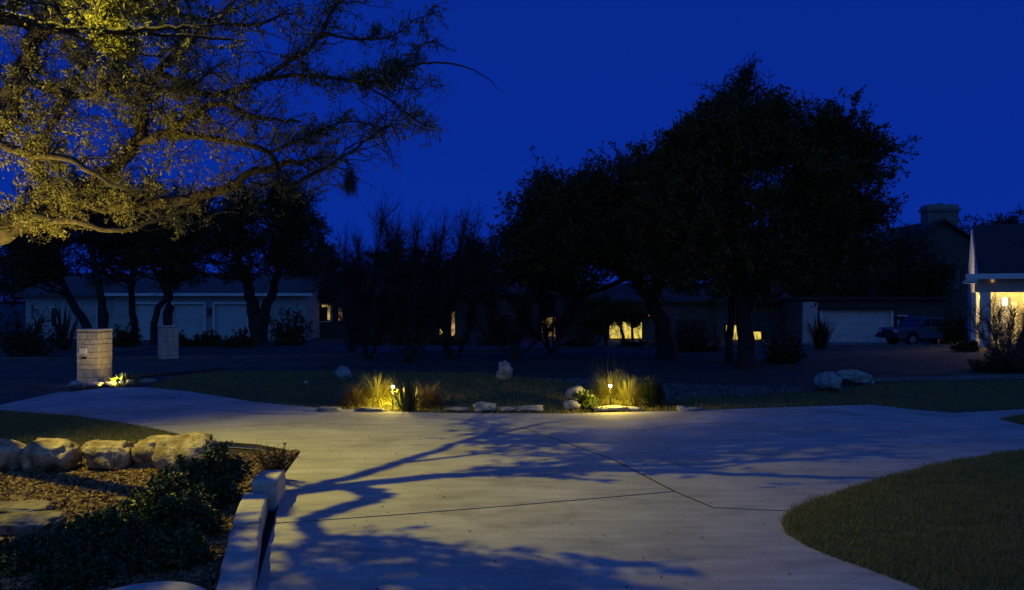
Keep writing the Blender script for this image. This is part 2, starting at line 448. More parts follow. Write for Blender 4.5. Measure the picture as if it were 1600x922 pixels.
blades('grass', inset(lawn_right, -.05), 100000, 0.0, 0.055, 0.009, 11, 'mown lawn grass in the curved bed at right of the drive')
blades('grass', lawn_left, 45000, -0.02, 0.055, 0.011, 12, 'lawn grass behind the row of tan boulders')
blades('grass', island, 70000, -0.03, 0.06, 0.016, 13, 'dark lawn grass of the island beyond the drive')
blades('grass', lawn_tip, 5000, 0.0, 0.06, 0.012, 14, 'small tip of lawn at the right edge between two drive arms')

# mulch chips
def chips(name, poly, n, z, size, m, seed, label, cat):
    r = np.random.default_rng(seed)
    P = scatter(poly, n, r)
    n = len(P)
    s = size * (0.4 + r.random(n) * 1.2)
    a = rnd_dir(r, n); a[:, 2] *= 0.45; a /= np.linalg.norm(a, axis=1, keepdims=True)
    b = np.cross(a, np.array([0, 0, 1.]) + .5 * r.normal(size=(n, 3))); b /= np.linalg.norm(b, axis=1, keepdims=True)
    c = np.cross(a, b)
    cen = np.c_[P, z + 0.02 * r.random(n)]
    la, lb, lc = s[:, None], (s * (.3 + .4 * r.random(n)))[:, None], (s * .18)[:, None]
    V = []
    for sx, sy, sz in ((-1, -1, -1), (1, -1, -1), (1, 1, -1), (-1, 1, -1), (-.8, -.8, 1), (.8, -.6, 1), (.7, .8, 1), (-.7, .7, 1)):
        V.append(cen + a * la * sx / 2 + b * lb * sy / 2 + c * lc * sz / 2)
    V = np.stack(V, 1).reshape(-1, 3)
    f = np.array([[0, 3, 2, 1], [4, 5, 6, 7], [0, 1, 5, 4], [1, 2, 6, 5], [2, 3, 7, 6], [3, 0, 4, 7]])
    Fc = (f[None] + (np.arange(n) * 8)[:, None, None]).reshape(-1, 4)
    mb = MB(); mb.add(V, Fc)
    return tag(mb.build(name, M[m]), label, cat, kind='stuff')
chips('mulch', mulch_poly, 26000, 0.0, 0.05, 'chip', 21, 'brown wood chip mulch in the bed before the boulders', 'mulch')
chips('gravel', W([(850, 592), (930, 606), (1050, 624), (1150, 620), (1270, 612), (1300, 606), (1150, 604), (950, 594)]), 5000, -0.02, 0.09, 'gravel', 22, 'grey gravel strip in the island right of the grass clump', 'gravel')

def litter(poly, n, seed, label, m='chip_dark', z=.004):
    r = np.random.default_rng(seed)
    P = scatter(poly, n, r)
    d = rnd_dir(r, n); d[:, 2] = .15 * r.random(n)
    mb = MB()
    up = np.array([0, 0, 1.]) + .25 * r.normal(size=(n, 3))
    d /= np.linalg.norm(d, axis=1, keepdims=True)
    B = np.cross(d, up); B /= np.linalg.norm(B, axis=1, keepdims=True)
    S = (.014 + .022 * r.random(n))[:, None]; Q = np.c_[P, np.full(n, z)]
    V = np.stack([Q, Q + d * S * .5 + B * S * .28 + [0, 0, .006], Q + d * S, Q + d * S * .5 - B * S * .28 + [0, 0, .004]], 1)
    mb.add(V.reshape(-1, 3), np.arange(4 * n).reshape(-1, 4))
    return tag(mb.build('leaf_litter', M[m]), label, 'leaves', kind='stuff')
litter(whole, 480, 23, 'small fallen oak leaves strewn over the concrete drive')
litter(lawn_right, 420, 24, 'small dry leaves caught in the lawn at right', 'chip', .035)

# ------------------------------------------------------------------ rocks
def rock(name, c, d, seed, label, m, group=None, boxy=0.5, rough=0.16, rz=0.0, sub=4, cuts=5, cat='boulder', parent=None, taper=0.0):
    """a lump of stone whose underside sinks a little into the soil; c is the centre of its base"""
    bm = bmesh.new()
    bmesh.ops.create_icosphere(bm, subdivisions=sub, radius=1)
    r = np.random.default_rng(seed)
    nn = rnd_dir(r, cuts); dd = 0.72 + 0.2 * r.random(cuts)
    off = Vector(r.random(3) * 50)
    d = np.array(d)
    for v in bm.verts:
        p = np.array(v.co)
        q = np.sign(p) * np.abs(p) ** (1 - boxy * 0.55)
        q = q / max(1e-6, np.linalg.norm(q)) * (1 + boxy * (np.linalg.norm(q) - 1) * .8)
        for a, b in zip(nn, dd):
            t = q @ a - b
            if t > 0: q = q - a * t * 0.85
        k = noise.fractal(Vector(q) * 1.3 + off, 1.0, 2.0, 5) * rough + noise.fractal(Vector(q) * 5 + off, 1.0, 2.0, 4) * rough * .6
        rg = -abs(noise.noise(Vector(q) * 2.4 + off * 2)) * rough * .6
        q = q * (1 + k + rg)
        q[:2] *= 1 - taper * (q[2] * .5 + .5)
        v.co = Vector(q * d / 2)
    me = bpy.data.meshes.new(name)
    bm.to_mesh(me); bm.free()
    me.materials.append(M[m])
    me.polygons.foreach_set('use_smooth', np.ones(len(me.polygons), bool))
    o = link_mesh(name, me, parent, (c[0], c[1], c[2] + d[2] * 0.42), rz)
    if label: tag(o, label, cat, group)
    return o

G = 'boulders edging the raised lawn'
rock('boulder', (-6.30, 9.85, 0), (0.70, .6, .40), 1, 'tan boulder cut by the left edge, first of the boulder row', 'limestone', G, .8, rough=.2)
rock('boulder', (-5.66, 9.75, 0), (0.66, .58, .42), 2, 'round pitted tan boulder, second from the left in the row', 'limestone', G, .75, cuts=3, rough=.19)
rock('boulder', (-4.99, 9.85, 0), (0.62, .54, .38), 3, 'tan boulder with a hollow in its face, third from left', 'limestone', G, .8, rough=.2)
rock('boulder', (-4.50, 10.05, 0), (0.52, .56, .44), 4, 'sloping tan boulder partly hidden behind the largest ochre one', 'limestone', G, .8, rough=.2)
rock('boulder', (-4.03, 9.85, 0), (0.74, .66, .48), 5, 'largest ochre boulder at the right end of the row', 'limestone', G, .75, rz=.3)
rock('flat_rock', at(30, 815, 7.75) * [1, 1, 0], (0.66, .4, .14), 6, 'low flat brownish rock in the mulch, the farther of two', 'bed_stone', 'flat rocks in the mulch', .7, cat='rock')
rock('flat_rock', at(38, 845, 7.15) * [1, 1, 0], (0.72, .4, .2), 7, 'low flat brownish rock in the mulch, the nearer of two', 'bed_stone', 'flat rocks in the mulch', .7, cat='rock')
G = 'pale rocks on the island'
rock('rock', gp(535, 593), (.62, .5, .42), 8, 'pointed pale rock alone on the dark island lawn, left side', 'pale_stone', G, .5, cuts=8, cat='rock', rough=.26, taper=.55)
rock('rock', gp(788, 592), (.54, .42, .56), 9, 'tall pale upright rock on the island, behind the drive', 'pale_stone', G, .5, rough=.34, cuts=8, cat='rock', taper=.45)
rock('rock', gp(1294, 610), (.62, .5, .46), 10, 'squat pale rock, nearer of the pair at right', 'pale_stone', G, .6, cat='rock', rough=.28, cuts=8)
rock('rock', gp(1333, 598), (.86, .5, .36), 11, 'long low pale rock, farther of the pair at right', 'pale_stone', G, .6, cat='rock', rough=.28, cuts=8)
rock('rock', gp(893, 640), (.34, .3, .2), 12, 'small pale rock at the drive edge left of the grass light', 'pale_stone', G, .5, cat='rock', sub=3)
rock('rock', gp(901, 634), (.46, .36, .44), 13, 'round bluish rock behind the broadleaf plant', 'pale_stone', G, .4, cat='rock', sub=3)
rock('rock', gp(1033, 630), (.3, .24, .42), 14, 'slim rock behind the dark clump, right of the light', 'pale_stone', G, .5, cat='rock', sub=3)
rock('rock', gp(1363, 600), (.1, .1, .1), 15, 'tiny white stone lying right of the rock pair', 'pale_stone', G, .5, cat='rock', sub=2)
rock('rock', gp(478, 600), (.12, .1, .1), 16, 'tiny white stone on the lawn left of the pointed rock', 'pale_stone', G, .5, cat='rock', sub=2)
rock('rock', gp(1064, 641), (.2, .15, .1), 17, 'small stone on the drive edge right of the dark clump', 'pale_stone', G, .5, cat='rock', sub=2)
G = 'flat edging stones along the far side of the drive'
for k, (x, w, h, s, lb) in enumerate([(515, .5, .08, 30, 'thin edging stone at the far drive edge, leftmost'), (715, .45, .09, 31, 'thin edging stone between the dark yucca and the humped stone'),
        (758, .42, .19, 32, 'humped pale edging stone at the far drive edge'), (795, .38, .10, 33, 'low edging stone right of the humped one'),
        (828, .48, .13, 34, 'flat pale edging stone, last before the dark gap'), (955, .66, .1, 35, 'long lit edging stone under the right grass clump'), (985, .4, .08, 36, 'short lit edging stone under the right grass clump'),
        (1078, .5, .06, 37, 'low dark edging stone at the right end of the island bed'), (580, .6, .06, 38, 'low edging stone below the left grass clump')]):
    rock('edging_stone', gp(x, 643 - abs(x - 760) * .006), (w, .26, h), s, lb, 'pale_stone', G, .95, cat='stone', sub=4, rough=.24, cuts=7)

# sawn stone blocks of the low wall beside the drive
def block(c0, c1, w, h0, h1, label, seed):
    """long cut block from c0 (near) to c1 (far); its top slopes from h0 to h1"""
    c0, c1 = np.array(c0, float), np.array(c1, float)
    t = (c1 - c0); L = np.linalg.norm(t); t /= L
    s = np.array([t[1], -t[0]])
    nx, ny, nz = 14, 5, 4
    bm = bmesh.new()
    bmesh.ops.create_cube(bm, size=1)
    bmesh.ops.bevel(bm, geom=bm.edges[:], offset=.035, segments=2, affect='EDGES')
    bmesh.ops.subdivide_edges(bm, edges=[e for e in bm.edges if e.calc_length() > .4], cuts=9, use_grid_fill=True)
    off = Vector((seed * 7.1, seed * 3.3, 0))
    for v in bm.verts:
        x, y, z = v.co
        u = y + .5
        p = c0 + t * L * u + s * x * w
        hh = h0 + (h1 - h0) * u
        q = Vector((p[0], p[1], -0.06 + (z + .5) * (hh + .06)))
        k = noise.fractal(q * 5 + off, 1, 2, 4) * .010
        v.co = q + Vector((s[0] * k, s[1] * k, k * (1 if z > 0 else 0)))
    me = bpy.data.meshes.new('stone_block'); bm.to_mesh(me); bm.free()
    me.materials.append(M['cut_stone'])
    me.polygons.foreach_set('use_smooth', np.ones(len(me.polygons), bool))
    o = link_mesh('stone_block', me, None)
    return tag(o, label, 'stone block', 'sawn blocks of the low wall')
block((-1.80, 5.12), (-2.28, 6.84), .24, .15, .17, 'long sawn stone block nearest the camera, in shadow', 1)
block((-2.29, 6.87), (-2.58, 8.02), .235, .19, .17, 'long sawn stone block catching warm light, second in the wall', 2)
block((-2.51, 8.06), (-2.58, 8.62), .25, .27, .26, 'short taller sawn stone block at the far end of the wall', 3)
# rounded end block at the bottom edge
mb = MB()
arc = [(-2.76 + .052 * i, 5.2 + .36 * math.sin(math.pi * (.08 + .84 * i / 14)) ** .6) for i in range(15)]
mb.prism(ccw(arc + [(-1.98, 4.3), (-2.8, 4.3)]), -.05, .14)
tag(mb.build('stone_block', M['cut_stone'], bevel=.02), 'sawn stone block with a curved edge at the bottom edge', 'stone block', 'sawn blocks of the low wall')

# ------------------------------------------------------------------ stone pillars
def pillar(loc, w, d, h, rz, label, seed, plaque):
    root = empty('stone_pillar', loc, rz)
    tag(root, label, 'pillar', 'stone entry pillars')
    MB().box((0, 0, h / 2 - .02), (w - .03, d - .03, h - .02)).build('mortar_core', M['mortar'], root)
    r = np.random.default_rng(seed)
    z = 0.0; k = 0
    shared = {}
    while z < h - .12:
        ch = min([.15, .2, .125, .17][k % 4], h - .06 - z)
        for fx, fy, span in ((0, -1, w), (0, 1, w), (-1, 0, d - .12), (1, 0, d - .12)):
            cuts = np.sort(np.clip(np.linspace(0, 1, 3 + (k + abs(fx)) % 2 + (1 if ch < .16 else 0)) + np.r_[0, r.normal(size=2 + (k + abs(fx)) % 2 + (1 if ch < .16 else 0) - 1) * .06, 0], 0, 1))
            for a, b in zip(cuts[:-1], cuts[1:]):
                L = (b - a) * span - .012
                mid = ((a + b) / 2 - .5) * span
                pr = r.random() * .012
                key = (round(L, 1), ch)
                if fx == 0: c = (mid, fy * (d / 2 - .03 + pr), z + ch / 2); s = (L, .06, ch - .012)
                else: c = (fx * (w / 2 - .03 + pr), mid, z + ch / 2); s = (.06, L, ch - .012)
                MB().box(c, s).build('stone', M['pillar_stone'], root, bevel=.006)
        z += ch; k += 1
    MB().box((0, 0, h - .025), (w + .012, d + .012, .06)).build('cap', M['pillar_stone'], root, bevel=.01)
    if plaque:
        MB().box((-.12, -d / 2 - .012, h * .60), (.2, .03, .14)).build('plaque', M['white_paint'], root, bevel=.004)
        MB().box((-.08, -d / 2 - .012, h * .47), (.12, .03, .05)).build('newspaper_slot', M['bronze'], root)
    return root
p1 = gp(140, 598)
pillar((p1[0], p1[1] + .25, -.02), .60, .55, 1.37, math.radians(-8), 'tall pale stone mailbox pillar lit by the ground light at left', 3, True)
p2 = gp(259, 559)
pillar((p2[0], p2[1] + .2, -.05), .58, .58, 1.2, math.radians(38), 'dim bluish stone pillar across the street before the garages', 4, False)
G = 'rough stones round the lit pillar'
rock('edging_stone', gp(116, 607), (.3, .3, .2), 41, 'round pale stone at the left corner of the pillar bed', 'pale_stone', G, .5, sub=3, cat='stone')
for x, y, w, s, lb in ((143, 604, .55, 42, 'lit edging stone directly below the tall pillar'), (172, 602, .4, 43, 'lit edging stone just right of the tall pillar'), (202, 600, .34, 44, 'lit edging stone between the pillar plants'), (228, 599, .42, 45, 'rightmost edging stone of the pillar bed')):
    rock('edging_stone', gp(x, y), (w, .3, .12), s, lb, 'pale_stone', G, .95, sub=4, cat='stone', rough=.22, cuts=7)

# ------------------------------------------------------------------ landscape lamps
def lamp(name, kind, loc, energy, parent, color=WARM, size=.05, rot=None, angle=None, blend=.5):
    l = bpy.data.lights.new(name, kind)
    l.energy = energy; l.color = color; l.shadow_soft_size = size
    if kind == 'SPOT': l.spot_size = angle; l.spot_blend = blend
    o = bpy.data.objects.new(name, l); C.objects.link(o)
    o.location = loc
    if rot is not None: o.rotation_euler = rot
    if parent: o.parent = parent
    return o

def aim(a, b):
    return (Vector(b) - Vector(a)).to_track_quat('-Z', 'Y').to_euler()

def path_light(loc, h, energy, label):
    root = empty('path_light', loc)
    tag(root, label, 'lamp', 'landscape path lights')
    mb = MB(); mb.tubes([[0, 0, -.05], [0, 0, h - .05]], [.011, .011], 8); mb.build('stem', M['bronze'], root)
    mb = MB()
    t = np.linspace(0, math.pi, 9)
    mb.tubes(np.c_[np.zeros(9), np.zeros(9), h - .03 * np.cos(t)], .029 * np.sin(t) + .002, 12)
    mb.build('globe', M['glow_lamp'], root, smooth=True)
    mb = MB(); mb.tubes([[0, 0, h + .027], [0, 0, h + .031], [0, 0, h + .044]], [.033, .033, .008], 12); mb.build('cap', M['bronze'], root)
    lamp('bulb_light', 'POINT', (0, -.0, h - .09), energy, root, color=(1, .74, .10), size=.03)
    return root
a = gp(614, 637); path_light((a[0], a[1] - .02, 0), .41, 80, 'small glowing path light beside the left grass clump')
a = gp(953, 640); path_light((a[0], a[1] - .06, 0), .46, 80, 'small glowing path light in front of the right grass clump')

def well_light(loc, target, energy, label, angle=100, size=.04, color=WARM, up=True):
    root = empty('ground_spotlight', loc)
    tag(root, label, 'lamp', 'ground spotlights')
    d = np.array(target, float) - np.array(loc, float); d /= np.linalg.norm(d)
    c = np.array([0, 0, .12])
    MB().tubes([[0, 0, -.06], [0, 0, .10]], [.012, .012], 8).build('stake', M['bronze'], root)
    MB().tubes([c - d * .06, c + d * .07], [.035, .045], 12, cap=False).build('housing', M['bronze'], root)
    MB().tubes([c + d * .02, c + d * .03], [.03, .034], 12).build('bulb', M['glow_lamp'], root)
    o = lamp('spot', 'SPOT', tuple(c + d * .09), energy, root, rot=aim(c, c + d), angle=math.radians(angle), size=size, color=color, blend=.6)
    return root

# lamp of the pillar bed, tucked behind its plants
a = gp(186, 604)
well_light((a[0], a[1], 0), (p1[0] + .1, p1[1], .55), 95, 'low spotlight among the plants beside the tall pillar', 150)

# the floodlight strapped to the big oak
root = empty('tree_floodlight', tuple(LAMP))
tag(root, 'bronze floodlight strapped high in the big oak, outside the view', 'lamp')
d = np.array([-3.0, 9.6, 0]) - LAMP; d /= np.linalg.norm(d)
MB().tubes([-d * .16, -d * .02, d * .03], [.03, .06, .07], 12, cap=False).build('housing', M['bronze'], root)
MB().tubes([-d * .16, np.array([-.5, .3, .15])], [.015, .015], 8).build('bracket', M['bronze'], root)
lamp('flood', 'SPOT', tuple(d * .06), 2900, root, rot=aim((0, 0, 0), d), angle=math.radians(77), size=.022, color=(1, .84, .05), blend=1.0)

well_light((-8.9, 9.6, 0), (-7.4, 13.4, 5.4), 2500, 'ground spotlight under the big oak, outside the view at left', 58, color=(1, .74, .16))
well_light((-10.7, 14.6, 0), (-7.2, 13.4, 5.4), 1500, 'ground spotlight behind the boulder row, outside the view at left', 58, color=(1, .74, .16))

# ------------------------------------------------------------------ foliage
def leaf_quads(mb, P, D, S, rng, wid=.42, fold=.12):
    n = len(P)
    D = D / (np.linalg.norm(D, axis=1, keepdims=True) + 1e-9)
    up = rnd_dir(rng, n) * .8 + np.array([0, 0, 1.])
    B = np.cross(D, up); B /= np.linalg.norm(B, axis=1, keepdims=True) + 1e-9
    Nn = np.cross(B, D)
    S = S[:, None]
    V = np.stack([P, P + D * S * .5 + B * S * wid / 2 + Nn * S * fold, P + D * S, P + D * S * .5 - B * S * wid / 2 + Nn * S * fold], 1)
    mb.add(V.reshape(-1, 3), np.arange(4 * n).reshape(-1, 4))

def wig(P0, D, L, k, rng, bend=.35, up=0.0):
    """N wiggly polylines of k points"""
    n = len(P0)
    out = [P0]; d = D.copy(); p = P0.copy()
    for i in range(k - 1):
        d = d + rng.normal(size=(n, 3)) * bend + np.array([0, 0, up])
        d /= np.linalg.norm(d, axis=1, keepdims=True)
        p = p + d * (L / (k - 1))[:, None]
        out.append(p)
    return np.stack(out, 1)

def pick(P, n, rng, lo=.2, hi=1.0):
    """n random places along N polylines: positions, tangents, index"""
    N, K, _ = P.shape
    i = rng.integers(0, N, n)
    u = (lo + (hi - lo) * rng.random(n)) * (K - 1)
    j = np.minimum(u.astype(int), K - 2); t = (u - j)[:, None]
    return P[i, j] * (1 - t) + P[i, j + 1] * t, P[i, j + 1] - P[i, j], i

# --- the big oak: limbs follow the photograph, floodlit from within and from the ground
def lamp_hit(P):
    """where the floodlight's ray through P lands on the ground, in photo pixels"""
    dz = LAMP[2] - P[:, 2]
    t = LAMP[2] / np.maximum(dz, .05)
    Hh = LAMP + (P - LAMP) * t[:, None]
    Yv = np.maximum(Hh[:, 1], .5)
    return np.c_[800 + Hh[:, 0] * F / Yv, HY + H * F / Yv], dz > .05

POOLS = [  # places on the drive and beds that the floodlight reaches
    [(350, 772), (430, 782), (560, 768), (800, 752), (1060, 753), (1290, 765), (1500, 790), (1750, 850), (1750, 922), (1160, 930), (1080, 880), (880, 855), (700, 838), (600, 803), (560, 826), (440, 832), (352, 818)],
    [(180, 690), (300, 628), (480, 638), (640, 650), (690, 664), (650, 690), (760, 712), (720, 736), (500, 752), (400, 758), (320, 760)],
    [(230, 760), (370, 680), (420, 740), (330, 820), (200, 840)],
    [(-60, 690), (330, 682), (340, 735), (200, 775), (-60, 790)],
]
def lit_mask(P):
    q, ok = lamp_hit(P)
    m = np.zeros(len(P), bool)
    for p in POOLS: m |= inpoly(q, p)
    return m & ok

rng = np.random.default_rng(42)
oak = empty('oak_tree', (-10.9, 12.3, 0))
tag(oak, 'big floodlit oak whose limbs reach in from the left edge', 'tree')
O = np.array([-10.9, 12.3, 0])
limbs = []
def limb(pts, r0, r1, n=None):
    P = spline(np.array(pts), n or (len(pts) * 5))
    k = len(P)
    w = rng.normal(size=(k, 3)) * (r0 * .18); w[0] = 0
    R = np.linspace(1, 0, k) ** .8 * (r0 - r1) + r1
    limbs.append((P + w, R))
trunk_top = np.array([-10.4, 12.4, 2.7])
mbt = MB()
T = spline([O + [0, 0, -.1], O + [.05, 0, .8], O + [.25, -.05, 1.8], trunk_top], 16)
mbt.tubes(T - O, np.r_[.62, .5, np.linspace(.42, .36, 14)], 14)
OD = 1.22                                  # the crown hangs beyond the boulders, well past the floodlight
A = lambda x, y, Y: at(x, y, Y * OD)
limb([trunk_top, (-9.7, 12.9, 2.8), A(-30, 388, 11), A(40, 338, 11), A(85, 312, 11.1), A(200, 322, 11.3), A(330, 302, 11.5), A(420, 262, 11.6), A(500, 246, 11.6)], .20, .03, 40)
limb([trunk_top, (-10.0, 12.2, 4.3), A(-20, 215, 10.2), A(30, 120, 10.3), A(62, 50, 10.3), A(110, -40, 10.4), A(180, -160, 10.2)], .22, .05, 30)
limb([A(85, 312, 11.1), A(150, 282, 10.9), A(205, 235, 10.7), A(222, 195, 10.6), A(222, 150, 10.6), A(206, 120, 10.6), A(170, 85, 10.5), A(120, 25, 10.4), A(80, -60, 10.4)], .11, .03)
limb([A(222, 152, 10.6), A(248, 112, 10.6), A(300, 62, 10.5), A(355, 15, 10.4), A(400, -60, 10.3)], .07, .02)
limb([A(215, 222, 10.65), A(268, 205, 10.6), A(302, 180, 10.6), A(345, 163, 10.6), A(400, 183, 10.7), A(470, 192, 10.8)], .085, .02)
limb([A(262, 210, 10.6), A(330, 216, 10.8), A(420, 238, 11), A(445, 290, 11), A(520, 254, 11), A(572, 219, 11), A(624, 182, 11)], .06, .008)
limb([A(248, 112, 10.6), A(330, 148, 10.8), A(400, 126, 10.8), A(452, 95, 10.8), A(490, 68, 10.8), A(530, 0, 10.8), A(560, -60, 10.8)], .06, .015)
limb([A(400, 126, 10.8), A(460, 118, 10.8), A(520, 122, 10.8), A(586, 128, 10.8), A(632, 105, 10.8), A(690, 98, 10.8), A(745, 112, 10.8), A(786, 145, 10.8)], .04, .003)
limb([A(630, 106, 10.8), A(648, 78, 10.8), A(690, 60, 10.8)], .014, .003)
limb([A(500, 52, 10.8), A(570, 62, 10.7), A(615, 55, 10.7), A(650, 30, 10.7), A(685, 18, 10.7)], .025, .003)
limb([A(540, 122, 10.8), A(600, 150, 10.8), A(640, 180, 10.8), A(667, 197, 10.8)], .022, .004)
limb([A(586, 128, 10.8), A(640, 140, 10.8), A(690, 132, 10.8)], .012, .003)
limb([A(420, 238, 11), A(480, 215, 11.2), A(540, 190, 11.3), A(600, 200, 11.3)], .03, .005)
limb([A(85, 312, 11.1), A(60, 250, 11.5), A(90, 180, 11.8), A(130, 110, 12), A(150, 40, 12)], .1, .03)
limb([A(40, 338, 11), A(110, 345, 10.4), A(180, 360, 10.2), A(250, 345, 10.1), A(290, 350, 10)], .06, .012)
limb([A(30, 120, 10.3), A(120, 150, 10), A(190, 130, 9.8), A(280, 140, 9.7), A(330, 110, 9.7)], .07, .015)
limb([A(-20, 215, 10.2), A(40, 240, 9.8), A(110, 250, 9.6), A(180, 290, 9.6), A(240, 300, 9.6)], .07, .012)
limb([A(62, 50, 10.3), A(160, 30, 10.6), A(260, 20, 10.8), A(380, 40, 11), A(450, 20, 11.2)], .07, .015)
n_vis = len(limbs)
# the limbs overhead that throw the crooked shadows across the drive
def shl(px, t, r0, r1, start=None):
    P = [LAMP + (gp(*p) - LAMP) * tt for p, tt in zip(px, np.broadcast_to(t, len(px)))]
    if start is not None: P = [np.array(s, float) for s in start] + P
    limb(P, r0, r1)
    return P
s1 = shl([(300, 790), (430, 773), (560, 757), (700, 743), (850, 733), (1000, 736), (1150, 741), (1360, 747)], .31, .062, .02, [(-10.0, 12.2, 4.6), (-8.6, 10.4, 5.2)])
shl([(780, 738), (900, 730), (1000, 727), (1120, 724), (1300, 714), (1420, 708)], .31, .036, .012)
shl([(540, 759), (572, 768), (586, 776), (530, 795), (482, 812), (484, 828), (500, 838), (560, 838), (620, 841), (690, 848)], .315, .048, .014)
shl([(498, 838), (478, 850), (462, 862), (470, 885), (520, 895)], .315, .022, .01)
shl([(480, 762), (550, 745), (620, 724), (680, 705), (740, 685), (840, 664), (900, 655)], .30, .035, .012)
shl([(620, 724), (700, 715), (780, 705), (900, 690)], .30, .018, .006)
shl([(560, 840), (620, 862), (700, 875), (820, 900)], .315, .02, .008)
shl([(870, 893), (960, 882), (1070, 870)], .33, .012, .004, [LAMP + (gp(700, 905) - LAMP) * .325])
# leafy boughs added past the top of the frame to shade drive and beds
SHADE_BOUGHS = [([(860, 733), (960, 712), (1100, 695), (1300, 685), (1500, 690)], [.31, .27, .24, .22, .22], 24),
          ([(900, 731), (960, 700), (1000, 672), (1200, 657), (1400, 650)], [.31, .28, .24, .22, .22], 24),
          ([(740, 685), (770, 668), (730, 656)], [.30, .27, .25], 14),
          ([(250, 640), (170, 625), (120, 615)], [.22] * 3, 20),
          ([(450, 880), (600, 905), (800, 940), (1000, 960)], [.24] * 4, 11),
          ([(400, 850), (340, 880), (260, 900), (120, 905)], [.22] * 4, 22),
          ([(430, 900), (370, 905), (300, 895)], [.22] * 3, 22), ([(385, 835), (360, 880), (335, 940)], [.22] * 3, 22), ([(60, 870), (-40, 860)], [.22] * 2, 22)]
n_sh = len(limbs)
for px, t_, _ in SHADE_BOUGHS: shl(px, t_, .018, .008)
mb_tr = mbt.build('trunk', M['bark'], oak, smooth=True)
for P, R in limbs:
    MB().tubes(P - O, R, 9).build('limb', M['bark'], oak, smooth=True)
# secondaries, twigs and leaves
Ps, Ts, Ls = [], [], []
for q, (P, R) in enumerate(limbs):
    L = np.linalg.norm(np.diff(P, axis=0), axis=1).sum()
    shadow = q >= n_vis
    k = int(L * (19 if not shadow else (1.6 if q < n_sh else SHADE_BOUGHS[q - n_sh][2])))
    if R[0] < .03: k = int(L * 12)
    p, t, _ = pick(P[None], k, rng, .12 if not shadow else .25, .62 if q == 7 else 1)
    Ps.append(p); Ts.append(t / np.linalg.norm(t, axis=1, keepdims=True)); Ls.append(np.full(k, .8 if R[0] > .055 else (.5 if R[0] > .045 else .26)))
p = np.vstack(Ps); t = np.vstack(Ts); L = np.concatenate(Ls) * (.35 + 1.1 * rng.random(len(p)))
d = t * .55 + rnd_dir(rng, len(p)) * .9 + np.array([0, 0, .12]); d /= np.linalg.norm(d, axis=1, keepdims=True)
S2 = wig(p, d, L, 6, rng, .33)
def low(P):
    sx = 800 + P[:, 0] * F / P[:, 1]; sy = HY - (P[:, 2] - H) * F / P[:, 1]
    return (sy > 372 + 12 * np.sin(sx * .03)) & (P[:, 1] > 9.5)
keep = ~(lit_mask(S2[:, 3]) | lit_mask(S2[:, 5]) | low(S2[:, 5]))
S2 = S2[keep]
rr = np.linspace(.011, .004, 6)
MB().tubes(S2 - O, np.tile(rr, (len(S2), 1)), 5).build('branchlets', M['bark'], oak)['kind'] = 'stuff'
n3 = len(S2) * 10
p, t, i = pick(S2, n3, rng, .15, 1)
d = t / (np.linalg.norm(t, axis=1, keepdims=True) + 1e-9) * .5 + rnd_dir(rng, n3) * .9
d /= np.linalg.norm(d, axis=1, keepdims=True)
S3 = wig(p, d, .10 + .26 * rng.random(n3), 4, rng, .35)
keep = ~(lit_mask(S3[:, 3]) | low(S3[:, 3]))
S3 = S3[keep]
MB().tubes(S3 - O, np.tile(np.linspace(.0035, .0015, 4), (len(S3), 1)), 3).build('twigs', M['bark'], oak)['kind'] = 'stuff'
n4 = len(S3) * 14
p, t, i = pick(S3, n4, rng, .1, 1)
sx = 800 + p[:, 0] * F / p[:, 1]
dens = np.interp(sx, [150, 260, 360, 460, 640], [1, .75, .5, .38, .25]) * np.array([1.0 if noise.noise(Vector(q) * 1.7) > 0 else .13 for q in p])
keep = (~lit_mask(p)) & (rng.random(n4) < dens) & ~low(p)
p, t = p[keep], t[keep]
p = p + rng.normal(size=p.shape) * .012
d = t / (np.linalg.norm(t, axis=1, keepdims=True) + 1e-9) + rnd_dir(rng, len(p)) * 1.0
mb = MB(); leaf_quads(mb, p - O, d, .036 + .05 * rng.random(len(p)), rng)
mb.build('foliage', M['oak_leaf'], oak)['kind'] = 'stuff'
# a clump of ball moss hanging from the right-hand bough
c = A(547, 272, 11)
n = 500
p = c + rng.normal(size=(n, 3)) * [.045, .045, .07]; p[:, 2] -= rng.random(n) * .2
S = wig(p, np.tile([0, 0, -1.], (n, 1)) + rnd_dir(rng, n) * .5, .08 + .14 * rng.random(n), 4, rng, .3)
tag(MB().tubes(S, np.tile([.003, .003, .002, .001], (n, 1)), 3).build('hanging_moss', M['moss']), 'dark clump of moss hanging below the oak bough', 'moss')

